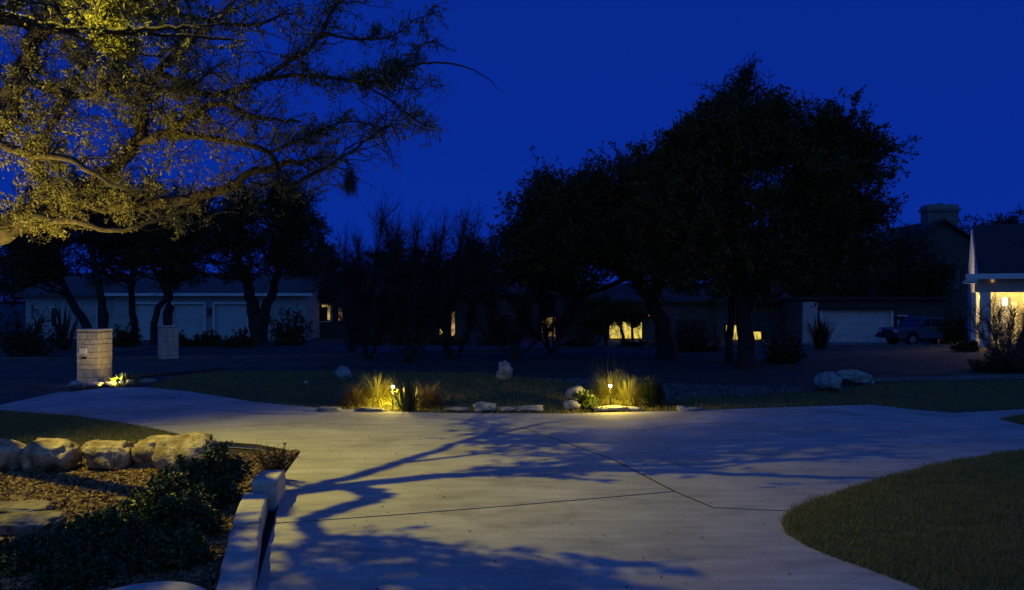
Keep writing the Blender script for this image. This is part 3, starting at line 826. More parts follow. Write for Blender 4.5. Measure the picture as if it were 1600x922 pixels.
# --- other trees
def tree(name, label, base, trunks, lobes, seed, leaf=.13, nl=24000, m='dark_leaf', group=None, ntw=260, tw=.9, thin=None, bark='bark_dark'):
    """trunks: polylines (world); lobes: (centre, radii, share) of the crown"""
    r = np.random.default_rng(seed)
    base = np.array(base, float)
    root = empty(name, tuple(base)); tag(root, label, 'tree', group)
    mb = MB()
    ends = []
    for pts, r0, r1 in trunks:
        P = spline(np.array(pts), 14); P = P + r.normal(size=P.shape) * r0 * .12
        R = np.linspace(r0, r1, 14); R[0] *= 1.35
        mb.tubes(P - base, R, 8); ends.append(P)
    mb.build('trunk', M[bark], root, smooth=True)
    w = np.array([l[2] for l in lobes], float); w /= w.sum()
    li = r.choice(len(lobes), ntw, p=w)
    cen = np.array([l[0] for l in lobes])[li]; rad = np.array([l[1] for l in lobes])[li]
    u = rnd_dir(r, ntw); rr_ = (.35 + .65 * r.random(ntw)) ** .7
    tgt = cen + u * rad * rr_[:, None]
    allp = np.vstack([e[6:] for e in ends])
    # each bough starts at the trunk point that suits it
    dist = np.linalg.norm(allp[None] - tgt[:, None], axis=2) + r.random((ntw, len(allp))) * 1.5
    st = allp[dist.argmin(1)]
    mid = (st + tgt) / 2 + r.normal(size=(ntw, 3)) * .12 * np.linalg.norm(tgt - st, axis=1, keepdims=True) + [0, 0, .1]
    tt = np.linspace(0, 1, 7)[None, :, None]
    B = st[:, None] * (1 - tt) ** 2 + 2 * mid[:, None] * tt * (1 - tt) + tgt[:, None] * tt ** 2
    B[:, 1:] += r.normal(size=B[:, 1:].shape) * .05
    MB().tubes(B - base, np.tile(np.linspace(.055, .014, 7), (ntw, 1)), 5).build('boughs', M[bark], root)['kind'] = 'stuff'
    n2 = ntw * 9
    p, t, _ = pick(B, n2, r, .45, 1)
    d = t / (np.linalg.norm(t, axis=1, keepdims=True) + 1e-9) * .5 + rnd_dir(r, n2) * .8 + [0, 0, .18]
    d /= np.linalg.norm(d, axis=1, keepdims=True)
    S = wig(p, d, tw * (.35 + .9 * r.random(n2)), 5, r, .28)
    if thin is not None:
        k = thin(S[:, -1], r); S = S[k]
    MB().tubes(S - base, np.tile(np.linspace(.012, .004, 5), (len(S), 1)), 3).build('twigs', M[bark], root)['kind'] = 'stuff'
    if nl:
        p, t, _ = pick(S, nl, r, .15, 1)
        p = p + r.normal(size=p.shape) * .05
        d = t / (np.linalg.norm(t, axis=1, keepdims=True) + 1e-9) + rnd_dir(r, nl)
        mb = MB(); leaf_quads(mb, p - base, d, leaf * (.5 + .9 * r.random(nl)), r, wid=.5)
        mb.build('crown', M[m], root)['kind'] = 'stuff'
    return root

def px_lobes(Y, L):
    """lobes from photo extents: (x, y, rx, ry, depth, share)"""
    s = Y / F
    return [(at(x, y, Y + dy), (rx * s, rd, ry * s), sh) for x, y, rx, ry, dy, rd, sh in L]

G = 'dark oaks across the street'
# left group across the street
Y = 41
tree('oak_tree', 'leaning double-trunked oak behind the tall pillar', (at(140, 530, Y)[0], Y, zg(Y)),
     [([at(140, 546, Y), at(132, 505, Y), at(112, 470, Y), at(97, 440, Y), at(92, 400, Y), at(80, 350, Y)], .26, .1), ([at(158, 546, Y), at(161, 490, Y), at(155, 450, Y), at(145, 400, Y), at(130, 330, Y)], .26, .1)],
     px_lobes(Y, [(60, 360, 120, 62, 0, 3, 1), (140, 320, 110, 70, 1, 3, 1), (20, 410, 70, 40, -2, 2, .5)]), 101, nl=42000, group=G)
Y = 43
tree('oak_tree', 'slim dark oak between the two stone pillars', (at(212, 530, Y)[0], Y, zg(Y)),
     [([at(214, 545, Y), at(208, 500, Y), at(205, 460, Y), at(208, 420, Y), at(215, 360, Y)], .22, .1)],
     px_lobes(Y, [(215, 340, 85, 75, 0, 3, 1), (170, 400, 60, 35, 1, 2, .4)]), 102, nl=26000, group=G, ntw=180)
Y = 40
tree('oak_tree', 'crooked forked oak right behind the bluish pillar', (at(262, 530, Y)[0], Y, zg(Y)),
     [([at(264, 548, Y), at(262, 500, Y), at(264, 460, Y), at(262, 420, Y), at(280, 350, Y)], .3, .1), ([at(240, 548, Y), at(241, 510, Y), at(248, 480, Y), at(260, 460, Y), at(240, 420, Y), at(230, 390, Y)], .2, .1)],
     px_lobes(Y, [(290, 350, 90, 65, 0, 3, 1), (260, 410, 80, 38, 0, 2, .5)]), 103, nl=30000, group=G, ntw=200)
Y = 42
tree('oak_tree', 'wide heavy-trunked oak in front of the garage doors', (at(402, 530, Y)[0], Y, zg(Y)),
     [([at(402, 548, Y), at(400, 505, Y), at(392, 470, Y), at(380, 430, Y), at(360, 360, Y)], .5, .14), ([at(408, 548, Y), at(412, 495, Y), at(424, 460, Y), at(435, 420, Y), at(460, 350, Y)], .35, .12)],
     px_lobes(Y, [(420, 350, 90, 75, 0, 3.5, 1.2), (370, 400, 70, 45, -1, 2.5, .5), (470, 380, 55, 60, 0, 2.5, .6), (430, 300, 60, 40, 0, 2.5, .6)]), 104, nl=48000, group=G, ntw=300)
# the great oak mass at right
G = 'oaks at right against the sky'
Y = 25
tree('oak_tree', 'largest dark round-crowned oak at right against the blue sky', (at(1168, 570, Y)[0], Y, 0),
     [([at(1168, 580, Y), at(1166, 520, Y), at(1160, 470, Y), at(1150, 420, Y), at(1150, 330, Y), at(1160, 220, Y)], .3, .12), ([at(1166, 480, Y), at(1200, 420, Y), at(1260, 350, Y), at(1300, 260, Y)], .2, .06), ([at(1163, 470, Y), at(1120, 420, Y), at(1070, 340, Y), at(1040, 260, Y)], .2, .06)],
     px_lobes(Y, [(1180, 300, 200, 150, 0, 3.5, 3), (1290, 300, 100, 130, 0, 3, 1.4), (1060, 320, 100, 110, 0, 3, 1.2), (1190, 205, 120, 60, 0, 2.5, 1), (1310, 225, 50, 60, 0, 2, .5), (1180, 420, 220, 50, 0, 3, 1.5), (1340, 380, 60, 70, 1, 2, .6), (1090, 250, 60, 70, 0, 2, .6)]),
     111, nl=150000, leaf=.13, ntw=900, group=G, tw=.7)
Y = 29
tree('oak_tree', 'broad lower oak with a leaning trunk left of the largest', (at(1040, 550, Y)[0], Y, 0),
     [([at(1045, 562, Y), at(1035, 510, Y), at(1015, 465, Y), at(990, 435, Y), at(950, 395, Y), at(900, 350, Y)], .36, .1), ([at(1020, 475, Y), at(1030, 420, Y), at(1000, 350, Y)], .22, .08), ([at(985, 432, Y), at(940, 452, Y), at(905, 462, Y), at(885, 455, Y)], .1, .03)],
     px_lobes(Y, [(900, 345, 110, 85, 0, 3.5, 2), (975, 300, 85, 70, 0, 3, 1.2), (830, 370, 65, 60, 0, 2.5, .8), (960, 395, 130, 45, 0, 3, 1.2), (1060, 400, 90, 55, 0, 3, 1), (850, 285, 35, 22, 0, 1.5, .2), (800, 400, 40, 45, 0, 2, .4)]),
     112, nl=105000, leaf=.13, ntw=680, group=G, tw=.75)
Y = 27
tree('oak_tree', 'thin-topped sapling rising above the largest dark crown', (at(1150, 560, Y)[0], Y, 0),
     [([at(1140, 570, Y), at(1143, 450, Y), at(1150, 330, Y), at(1160, 220, Y), at(1164, 150, Y)], .14, .04)],
     px_lobes(Y, [(1150, 165, 60, 55, 0, 1.2, 1), (1170, 135, 35, 40, 0, .8, .5), (1105, 175, 30, 40, 0, .8, .3)]), 113, nl=2600, leaf=.1, ntw=70, group=G, tw=.5)
Y = 62
G = 'dark trees behind the houses'
for k, (x, y, rx, ry, lb) in enumerate([(1570, 375, 90, 55, 'dark tree rising behind the lit porch house'), (1425, 425, 60, 75, 'dark tree between the great oak and the chimney house'),
        (620, 420, 90, 60, 'dark tree behind the houses left of centre'), (500, 430, 70, 60, 'dark tree behind the wide garage oak'), (740, 425, 70, 55, 'dark tree behind the houses at centre'), (60, 440, 120, 40, 'dark tree behind the garage house at far left'), (1490, 400, 50, 40, 'dark tree right behind the chimney gable'), (1300, 440, 80, 42, 'dark tree right behind the wide pale garage door'), (1215, 455, 60, 30, 'dark tree behind the great oak trunk')]):
    YY = Y + 2 * (k % 3) + (8 if k in (0, 6) else 0)
    c = at(x, y, YY)
    tree('background_tree', lb, (c[0], YY, zg(60)), [([(c[0], YY, zg(60) - .1), (c[0] + .2, YY, c[2] * .5), (c[0], YY, c[2] + ry * YY / F * .5)], .3, .1)],
         px_lobes(YY, [(x, y, rx, ry, 0, 3, 1), (x - rx * .4, y + ry * .3, rx * .6, ry * .6, 0, 3, .5), (x + rx * .5, y + ry * .2, rx * .6, ry * .7, 0, 3, .5)]), 120 + k, nl=9000, leaf=.24, ntw=150, group=G, tw=.9, m='far_leaf')

Y = 44
tree('small_tree', 'small round dark tree in front of the yellow picture window', (at(946, 530, Y)[0], Y, zg(Y)),
     [([at(948, 545, Y), at(946, 520, Y), at(944, 490, Y)], .12, .06), ([at(975, 545, Y), at(973, 522, Y), at(965, 495, Y)], .12, .05), ([at(989, 545, Y), at(988, 515, Y), at(984, 490, Y)], .07, .05)],
     px_lobes(Y, [(942, 484, 52, 26, 0, 1.5, 1), (925, 500, 30, 24, 0, 1.2, .5), (975, 496, 16, 16, 0, 1, .4), (995, 492, 20, 15, 0, 1, .4)]), 131, nl=18000, leaf=.14, ntw=110, tw=.5)
# bare multi-stemmed trees on the island's far bed
def bare(name, label, px, py, Y, n, spread, top, seed, group, r0=.05, twn=60, bark='bark_dark', rt=(.010, .0035), cat='tree'):
    r = np.random.default_rng(seed)
    b = at(px, py, Y); b[2] = min(b[2], 0)
    root = empty(name, tuple(b)); tag(root, label, cat, group)
    hgt = (py - top) * Y / F
    d = np.c_[r.normal(size=(n, 2)) * spread, np.ones(n)]; d /= np.linalg.norm(d, axis=1, keepdims=True)
    S = wig(np.tile(b, (n, 1)) + np.c_[r.normal(size=(n, 2)) * .1, np.zeros(n)], d, hgt * (.75 + .35 * r.random(n)), 9, r, .09, .04)
    for s in S:
        MB().tubes(s - b, np.linspace(r0, r0 * .22, 9), 6).build('stem', M[bark], root)
    k = n * twn
    p, t, _ = pick(S, k, r, .2, 1)
    d = t / np.linalg.norm(t, axis=1, keepdims=True) + rnd_dir(r, k) * .55
    d /= np.linalg.norm(d, axis=1, keepdims=True)
    T2 = wig(p, d, hgt * (.08 + .17 * r.random(k)), 5, r, .18, .03)
    k3 = k * 6
    p, t, _ = pick(T2, k3, r, .2, 1)
    d = t / np.linalg.norm(t, axis=1, keepdims=True) + rnd_dir(r, k3) * .6
    d /= np.linalg.norm(d, axis=1, keepdims=True)
    T3 = wig(p, d, hgt * (.04 + .08 * r.random(k3)), 4, r, .2)
    mb = MB(); mb.tubes(T2 - b, np.tile(np.linspace(rt[0], rt[1], 5), (k, 1)), 4); mb.tubes(T3 - b, np.tile(np.linspace(rt[1] * 1.3, rt[1] * .6, 4), (k3, 1)), 3)
    mb.build('twigs', M[bark], root)['kind'] = 'stuff'
    return root
G = 'bare multi-stemmed trees'
bare('bare_tree', 'bare upright multi-stemmed tree on the island, left of centre', 640, 566, 27, 9, .34, 338, 201, G, .05, twn=110)
bare('bare_tree', 'bare multi-stemmed tree left of the taller one', 575, 560, 29, 7, .34, 362, 202, G, .04, twn=110)
bare('bare_tree', 'bare multi-stemmed tree right of the taller one', 705, 560, 29, 7, .34, 366, 203, G, .04, twn=110)
bare('bare_tree', 'low spreading bare tree behind the upright pale rock', 800, 566, 27.5, 7, .5, 430, 204, G, twn=110)
bare('bare_tree', 'sparse bare tree by the two small lit windows', 550, 556, 31, 6, .3, 390, 205, G, twn=110)
bare('bare_tree', 'sparse bare tree before the orange window', 860, 556, 31, 6, .35, 420, 206, G, twn=110)
bare('bare_shrub', 'bare twiggy shrub in front of the lit porch at right', 1572, 578, 27, 15, .55, 478, 207, None, .024, 46, bark='dry_twig', rt=(.012, .0045), cat='shrub')
bare('bare_shrub', 'bare twiggy shrub cut by the right edge of the picture', 1604, 575, 26, 10, .5, 488, 208, None, .022, 36, bark='dry_twig', rt=(.012, .0045), cat='shrub')

# ------------------------------------------------------------------ shrubs and clumps
def shrub(name, label, base, lobes, seed, nl, leaf, m, group=None, nst=60, cat='shrub', wid=.5, twr=.006):
    r = np.random.default_rng(seed)
    b = np.array(base, float)
    root = empty(name, tuple(b)); tag(root, label, cat, group)
    w = np.array([l[2] for l in lobes], float); w /= w.sum()
    li = r.choice(len(lobes), nst, p=w)
    cen = np.array([l[0] for l in lobes], float)[li]; rad = np.array([l[1] for l in lobes], float)[li]
    tgt = cen + rnd_dir(r, nst) * rad * ((.3 + .7 * r.random(nst)) ** .6)[:, None]
    tgt[:, 2] = np.maximum(tgt[:, 2], b[2] + .05)
    st = np.c_[cen[:, :2] * .6 + b[:2] * .4 + r.normal(size=(nst, 2)) * .08 * rad[:, :2], np.full(nst, b[2])]
    tt = np.linspace(0, 1, 6)[None, :, None]
    B = st[:, None] * (1 - tt) + tgt[:, None] * tt
    B[:, 1:] += r.normal(size=B[:, 1:].shape) * .04 * rad.mean()
    n2 = nst * 8
    p, t, _ = pick(B, n2, r, .35, 1)
    d = t / (np.linalg.norm(t, axis=1, keepdims=True) + 1e-9) * .6 + rnd_dir(r, n2) * .8 + [0, 0, .25]
    d /= np.linalg.norm(d, axis=1, keepdims=True)
    S = wig(p, d, rad.mean() * (.15 + .3 * r.random(n2)), 4, r, .25)
    mb = MB(); mb.tubes(B - b, np.tile(np.linspace(twr * 1.6, twr * .7, 6), (nst, 1)), 4); mb.tubes(S - b, np.tile(np.linspace(twr * .6, twr * .3, 4), (n2, 1)), 3)
    mb.build('stems', M['bark_dark'], root)['kind'] = 'stuff'
    if nl:
        p, t, _ = pick(S, nl, r, .1, 1)
        d = t / (np.linalg.norm(t, axis=1, keepdims=True) + 1e-9) * .7 + rnd_dir(r, nl)
        mb = MB(); leaf_quads(mb, p - b, d, leaf * (.6 + .7 * r.random(nl)), r, wid=wid)
        mb.build('foliage', M[m], root)['kind'] = 'stuff'
    return root

def gl(x, y, Y, rx, ry, rd, sh=1):
    s = Y / F
    return (at(x, y, Y), (rx * s, rd, ry * s), sh)

# the dark glossy shrub mass beside the block wall
b = gp(300, 850)
shrub('holly_shrub', 'dark glossy-leaved shrub beside the sawn block wall', (b[0], b[1], 0),
      [gl(345, 735, 8.3, 36, 36, .3, 1), gl(300, 765, 8.0, 70, 42, .4, 1.4), gl(240, 800, 7.5, 80, 45, .4, 1.4), gl(285, 820, 7.1, 60, 50, .35, 1.2), gl(180, 840, 7.0, 70, 45, .4, 1), gl(215, 880, 6.4, 75, 45, .4, 1), gl(343, 705, 8.5, 12, 20, .1, .14), gl(285, 885, 6.3, 50, 42, .3, .8), gl(120, 850, 7.0, 50, 36, .3, .6)], 301, 64000, .05, 'holly', nst=520)
b = gp(60, 905)
shrub('holly_shrub', 'low dark shrub in the bottom left corner', (b[0], b[1], 0), [gl(70, 895, 6.4, 95, 34, .5, 1), gl(-10, 900, 6.3, 60, 30, .4, .5), gl(130, 925, 5.9, 60, 26, .3, .5)], 302, 20000, .045, 'holly', nst=200)
b = gp(425, 735)
shrub('dry_shrub', 'dry brown twiggy shrub at the far end of the block wall', (b[0] - .05, b[1] + .1, 0), [gl(425, 712, 9.0, 42, 17, .25, 1), gl(440, 705, 9.0, 25, 14, .2, .5)], 303, 500, .03, 'dry_twig', nst=60, twr=.004)

# street-side bushes: (px, top y, base y, Y, half width px, label)
G = 'dark bushes near the street'
BUSH = [(40, 462, 562, 30, 66, 'big dark bush at the left edge of the picture, before the garage house'), (195, 505, 546, 37, 26, 'dark bush behind and between the two pillars'), (285, 518, 548, 38, 18, 'small dark bush just right of the bluish pillar'),
        (322, 514, 548, 38, 24, 'dark bush under the garage wall lamp'), (375, 512, 550, 37, 30, 'dark bush at the foot of the wide garage oak'), (452, 470, 550, 40, 36, 'dark bush right of the wide garage oak'), (572, 505, 552, 42, 34, 'dark bush below the two small lit windows'),
        (775, 490, 556, 40, 40, 'dark bush at centre behind the low bare tree'), (905, 508, 560, 38, 38, 'dark bush below the yellow picture window'), (1000, 526, 562, 36, 42, 'dark bush left of the leaning oak trunk'),
        (1085, 500, 566, 33, 44, 'dark bush between the two oak trunks'), (1225, 515, 572, 27, 36, 'dark bush just right of the largest oak trunk'), (1490, 470, 545, 44, 26, 'tall dark bush hiding the rear of the parked pickup'), (1508, 528, 553, 33, 20, 'low bush beside the lit house corner'), (1560, 545, 588, 23.5, 55, 'low dark bush below the bare twiggy shrub'), (700, 522, 548, 46, 40, 'dark bush below the lit door sidelights'), (640, 488, 548, 44, 42, 'dark bush behind the tallest bare tree')]
for k, (x, yt, yb, Y, hw, lb) in enumerate(BUSH):
    h = (yb - yt)
    b = at(x, yb, Y); b[2] = min(b[2], 0)
    shrub('bush', lb, b, [gl(x, yb - h * .5, Y, hw, h * .5, hw * Y / F * .7, 1), gl(x - hw * .4, yb - h * .35, Y, hw * .6, h * .4, hw * Y / F * .6, .5), gl(x + hw * .4, yb - h * .4, Y, hw * .6, h * .42, hw * Y / F * .6, .5)], 320 + k, 5200, .1 * Y / 35, 'dark_leaf', G, nst=60, twr=.012)

def clump(name, label, loc, n, h, spread, m, seed, w=.006, curl=.9, group=None, cat='grass clump', k=6, lean0=.05, rad=None):
    r = np.random.default_rng(seed)
    b = np.array(loc, float)
    az = r.random(n) * 2 * math.pi
    L = h * (.6 + .6 * r.random(n))
    ph = np.abs(r.normal(size=n)) * spread + lean0
    q = r.random(n) ** .7
    base = b + np.c_[np.cos(az), np.sin(az), np.zeros(n)] * (q * (rad or .10 * (1 + h)))[:, None]
    if rad:                                   # a mound: outer blades are shorter and lean out more
        L = L * (1.25 - .65 * q); ph = ph + .55 * q
    out = np.c_[np.cos(az), np.sin(az), np.zeros(n)]
    side = np.c_[-np.sin(az), np.cos(az), np.zeros(n)]
    P = [base]; p = base
    for i in range(k - 1):
        a = ph * (.5 + curl * i / (k - 1) * 1.8)
        p = p + (out * np.sin(np.minimum(a, 2.4))[:, None] + np.array([0, 0, 1]) * np.cos(np.minimum(a, 2.4))[:, None]) * (L / (k - 1))[:, None]
        p[:, 2] = np.maximum(p[:, 2], b[2] + .005)
        P.append(p)
    P = np.stack(P, 1)
    ww = w * np.r_[np.linspace(.8, 1, k // 2), np.linspace(.9, .12, k - k // 2)]
    V = np.stack([P - side[:, None] * ww[None, :, None], P + side[:, None] * ww[None, :, None]], 2) - b
    idx = np.arange(n * k * 2).reshape(n, k, 2)
    f = np.stack([idx[:, :-1, 0], idx[:, :-1, 1], idx[:, 1:, 1], idx[:, 1:, 0]], -1).reshape(-1, 4)
    root = empty(name, tuple(b)); tag(root, label, cat, group)
    mb = MB(); mb.add(V.reshape(-1, 3), f)
    mb.build('blades', M[m], root)['kind'] = 'stuff'
    return root
G = 'ornamental grasses at the island edge'
def g0(x, y, dz=-.02): q = gp(x, y); q[2] = dz; return q
clump('grass_clump', 'wide golden grass clump lit at its foot, left of the dark yucca', g0(590, 629), 3200, .56, .45, 'straw', 401, .0055, rad=.34, lean0=.28, group=G)
clump('grass_clump', 'small brown grass tuft at the left end of the lit bed', g0(554, 632), 900, .46, .45, 'brown_grass', 402, .005, rad=.18, lean0=.3, group=G)
clump('grass_clump', 'brownish grass clump right of the dark yucca', g0(666, 634), 1600, .48, .45, 'brown_grass', 403, .005, rad=.2, lean0=.3, group=G)
clump('grass_clump', 'tall golden grass clump glowing around the right path light', g0(955, 629), 2800, .62, .45, 'straw', 404, .0055, rad=.24, lean0=.26, group=G)
clump('grass_clump', 'golden drooping grass at the right of the glowing clump', g0(984, 633), 1200, .55, .75, 'straw', 405, .005, group=G)
clump('grass_clump', 'dark unlit grass clump right of the glowing one', g0(1018, 634), 1200, .55, .65, 'yucca', 406, .006, group=G)
clump('grass_clump', 'thin tall seed stalks rising behind the glowing clump', g0(948, 622), 70, .95, .5, 'dark_leaf', 407, .003, group=G, curl=.25)
clump('yucca', 'dark spiky yucca in front of the left path light', g0(638, 641), 90, .6, .6, 'yucca', 408, .014, .15, cat='plant')
clump('yucca', 'small dark spiky yucca standing between the pillar stones', g0(188, 603), 36, .32, .5, 'lime_leaf', 409, .009, .3, cat='plant')
clump('yucca', 'little wispy plant right of the pillar plants', g0(213, 601), 26, .36, .45, 'lime_leaf', 410, .006, .3, cat='plant')
clump('yucca', 'spiky yucca in front of the far right garage', at(1282, 545, 34) * [1, 1, 0], 110, 1.35, .6, 'yucca', 411, .03, .2, cat='plant')
clump('yucca', 'arching spiky plant before the garage house, right of the big bush', at(100, 552, 33) * [1, 1, 0], 60, 1.9, .45, 'yucca', 412, .03, .7, cat='plant')
clump('yucca', 'small dry grass stalks at the far end of the block wall', g0(398, 725), 30, .3, .3, 'brown_grass', 413, .003, .3, cat='plant')
# broad-leaved plants beside the right light
def broad(label, loc, n, h, seed, m, leaf):
    r = np.random.default_rng(seed); b = np.array(loc, float)
    root = empty('leafy_plant', tuple(b)); tag(root, label, 'plant', 'broad-leaved plants in the lit bed')
    d = rnd_dir(r, n) * .7 + [0, 0, .8]; d /= np.linalg.norm(d, axis=1, keepdims=True)
    S = wig(np.tile(b, (n, 1)), d, h * (.4 + .7 * r.random(n)), 5, r, .12)
    MB().tubes(S - b, np.tile(np.linspace(.006, .003, 5), (n, 1)), 4).build('stems', M['yucca'], root)['kind'] = 'stuff'
    k = n * 7
    p, t, _ = pick(S, k, r, .35, 1)
    mb = MB(); leaf_quads(mb, p - b, t / np.linalg.norm(t, axis=1, keepdims=True) + rnd_dir(r, k) * .9, leaf * (.6 + .6 * r.random(k)), r, wid=.55)
    mb.build('leaves', M[m], root)['kind'] = 'stuff'
broad('leafy green plant between the bluish rock and the glowing grass', g0(912, 638), 46, .36, 421, 'lime_leaf', .1)
broad('small bright lime plant at the left foot of the glowing grass', g0(926, 641), 22, .18, 422, 'lime_leaf', .07)
broad('leafy plant in the shadow just right of the left path light', g0(626, 637), 20, .34, 423, 'lime_leaf', .06)
broad('low lit greenery at the left corner of the porch house', at(1499, 545, 33) * [1, 1, 0], 40, .35, 424, 'lime_leaf', .12)
broad('small bright green plant at the foot of the tall pillar', g0(180, 602), 18, .2, 425, 'lime_leaf', .07)

# ------------------------------------------------------------------ houses
def bar(mb, x0, x1, y, z0, z1, t):
    mb.box(((x0 + x1) / 2, y, (z0 + z1) / 2), (x1 - x0, t, z1 - z0))

def window(root, x0, x1, z0, z1, y, pane, cols=2, rows=2, frame='white_paint', fw=.07):
    """frame with muntins standing proud of the wall at y; the pane is its child"""
    mb = MB()
    for a, b, c, d in ((x0 - fw, x1 + fw, z1, z1 + fw), (x0 - fw, x1 + fw, z0 - fw, z0), (x0 - fw, x0, z0, z1), (x1, x1 + fw, z0, z1)):
        bar(mb, a, b, y - .05, c, d, .1)
    for i in range(1, cols): bar(mb, x0 + (x1 - x0) * i / cols - .015, x0 + (x1 - x0) * i / cols + .015, y - .05, z0, z1, .04)
    w = mb.build('window', M[frame], root)
    for i in range(cols):
        for j in range(rows):
            dx, dz = (x1 - x0) / cols, (z1 - z0) / rows
            MB().box((x0 + dx * (i + .5), y - .025, z0 + dz * (j + .5)), (dx - .03, .02, dz - .03)).build('pane', M[pane], w)
    return w

def garage_door(root, x0, x1, z0, z1, y, rows=4, cols=4):
    mb = MB()
    t = .14
    for a, b, c, d in ((x0 - t, x1 + t, z1, z1 + t), (x0 - t, x0, z0, z1), (x1, x1 + t, z0, z1)): bar(mb, a, b, y - .12, c, d, .24)
    f = mb.build('garage_door', M['white_paint'], root)
    for j in range(rows):
        h = (z1 - z0) / rows
        MB().box(((x0 + x1) / 2, y - .02, z0 + h * (j + .5)), (x1 - x0 - .01, .04, h - .015)).build('panel', M['garage_paint'], f)
    return f

def gable_roof(root, x0, x1, y0, y1, ze, zr, ov=.5, m='roof', name='roof', t=.18):
    """ridge along x, overhanging eaves, with real thickness and a fascia"""
    ym = (y0 + y1) / 2
    sl = (zr - ze) / (ym - y0)
    a, b = x0 - ov, x1 + ov
    lo = ze - ov * sl
    v = [[a, y0 - ov, lo], [b, y0 - ov, lo], [b, ym, zr], [a, ym, zr], [a, y1 + ov, lo], [b, y1 + ov, lo]]
    v2 = [[p[0], p[1], p[2] + t] for p in v]
    f = [[0, 3, 2, 1], [3, 4, 5, 2], [6, 7, 8, 9], [9, 8, 11, 10], [0, 1, 7, 6], [4, 10, 11, 5]]
    mb = MB(); mb.add(v + v2, f); mb.add([v[0], v[3], v2[3], v2[0]], [[0, 1, 2, 3]]); mb.add([v[3], v[4], v2[4], v2[3]], [[0, 1, 2, 3]])
    mb.add([v[1], v[2], v2[2], v2[1]], [[3, 2, 1, 0]]); mb.add([v[2], v[5], v2[5], v2[2]], [[3, 2, 1, 0]])
    return mb.build(name, M[m], root)

def gable_walls(root, x0, x1, y0, y1, z0, ze, zr, m):
    ym = (y0 + y1) / 2
    v = [[x, y, z] for x in (x0, x1) for y, z in ((y0, z0), (y1, z0), (y1, ze), (ym, zr), (y0, ze))]
    mb = MB(); mb.add(v, [[0, 4, 3, 2, 1], [5, 6, 7, 8, 9]]); mb.add(v, [[0, 5, 9, 4], [1, 2, 7, 6]])
    return mb.build('wall', M[m], root)

def PX(x, Y): return (x - 800) * Y / F
def PZ(y, Y): return H - (y - HY) * Y / F

# garage house, left
Y = 57; z0 = zg(Y)
r = empty('house', (0, Y, z0)); tag(r, 'pale low house with three garage doors at left, behind the oaks', 'house')
def lx(x): return PX(x, Y)
def lz(y): return PZ(y, Y) - z0
gable_walls(r, lx(178), lx(478), 0, 9, -.3, lz(459), 4.8, 'stucco')
gable_roof(r, lx(178), lx(478), 0, 9, lz(459), 4.8)
MB().box((lx(330), -.56, lz(459) - .06), (lx(478) - lx(178) + 1, .05, .2)).build('fascia', M['white_paint'], r)
for a, b in ((214, 258), (273, 320), (337, 388)): garage_door(r, lx(a), lx(b), .0, lz(475), 0)
mb = MB(); mb.box((lx(329), -.1, lz(487)), (.2, .2, .55), taper=.2); mb.build('wall_lamp', M['bronze'], r)
gable_walls(r, lx(20), lx(172), 1.5, 10, -.3, lz(461), 4.6, 'stucco')
gable_roof(r, lx(20), lx(172), 1.5, 10, lz(461), 4.6)
for a in (62, 136): window(r, lx(a), lx(a + 9), .9, 2.3, 1.5, 'glass_dark', 1, 2)
MB().box((lx(115), 3.9, 4.3), (1.6, 2.0, 1.2)).build('dormer', M['stucco_dark'], r)

# middle house with the lit entry
Y = 61; z0 = zg(Y)
r = empty('house', (0, Y, z0)); tag(r, 'dim house with lit door sidelights at centre, behind the bare trees', 'house')
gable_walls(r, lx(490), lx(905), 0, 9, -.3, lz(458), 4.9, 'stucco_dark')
gable_roof(r, lx(490), lx(905), 0, 9, lz(458), 4.9)
window(r, lx(499), lx(518), lz(502), lz(476), 0, 'glass_dark', 1, 1)
def slit(x0, x1, y0, y1, pane, rows): return window(r, lx(x0), lx(x1), lz(y1), lz(y0), 0, pane, 1, rows, frame='stucco_dark', fw=.05)
slit(529, 536, 479, 501, 'glow_orange', 3)
mb = MB(); w = MB().box((lx(514), -.045, lz(489)), (.2, .02, 1.1)).build('window', M['glow_orange'], r)
MB().box((lx(508), -.05, lz(478)), (.45, .02, .16)).build('window', M['glow_orange'], r)
slit(687, 693, 484, 523, 'glow_yellow', 4)
slit(705, 711, 484, 525, 'glow_orange', 4)
d = MB().box((lx(699), -.03, lz(505)), (lx(704) - lx(694), .06, lz(486) - lz(526))).build('door', M['dark_trim'], r)
MB().box((lx(702), -.09, lz(508)), (.05, .06, .12)).build('handle', M['bronze'], d)
window(r, lx(846), lx(868), lz(526), lz(496), 0, 'glow_orange', 3, 3, frame='stucco_dark')
window(r, lx(770), lx(800), lz(520), lz(492), 0, 'glass_dark', 2, 2, frame='stucco_dark')
window(r, lx(590), lx(625), lz(520), lz(490), 0, 'glass_dark', 2, 2, frame='stucco_dark')

# right-of-centre house with the yellow windows
Y = 58; z0 = zg(Y)
r = empty('house', (0, Y, z0)); tag(r, 'dark house with bright yellow windows behind the leaning oak', 'house')
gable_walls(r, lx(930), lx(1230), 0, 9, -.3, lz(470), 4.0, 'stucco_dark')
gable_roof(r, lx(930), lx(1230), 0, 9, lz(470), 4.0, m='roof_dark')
window(r, lx(952), lx(1003), lz(529), lz(503), 0, 'glow_yellow', 3, 1, frame='dark_trim')
window(r, lx(1012), lx(1019), lz(494), lz(482), 0, 'glow_yellow', 1, 1, frame='dark_trim')
window(r, lx(1134), lx(1158), lz(531), lz(508), 0, 'glow_yellow', 2, 1, frame='dark_trim')
window(r, lx(1176), lx(1189), lz(536), lz(518), 0, 'glow_yellow', 1, 1, frame='dark_trim')
window(r, lx(1060), lx(1100), lz(528), lz(500), 0, 'glass_dark', 2, 2, frame='dark_trim')

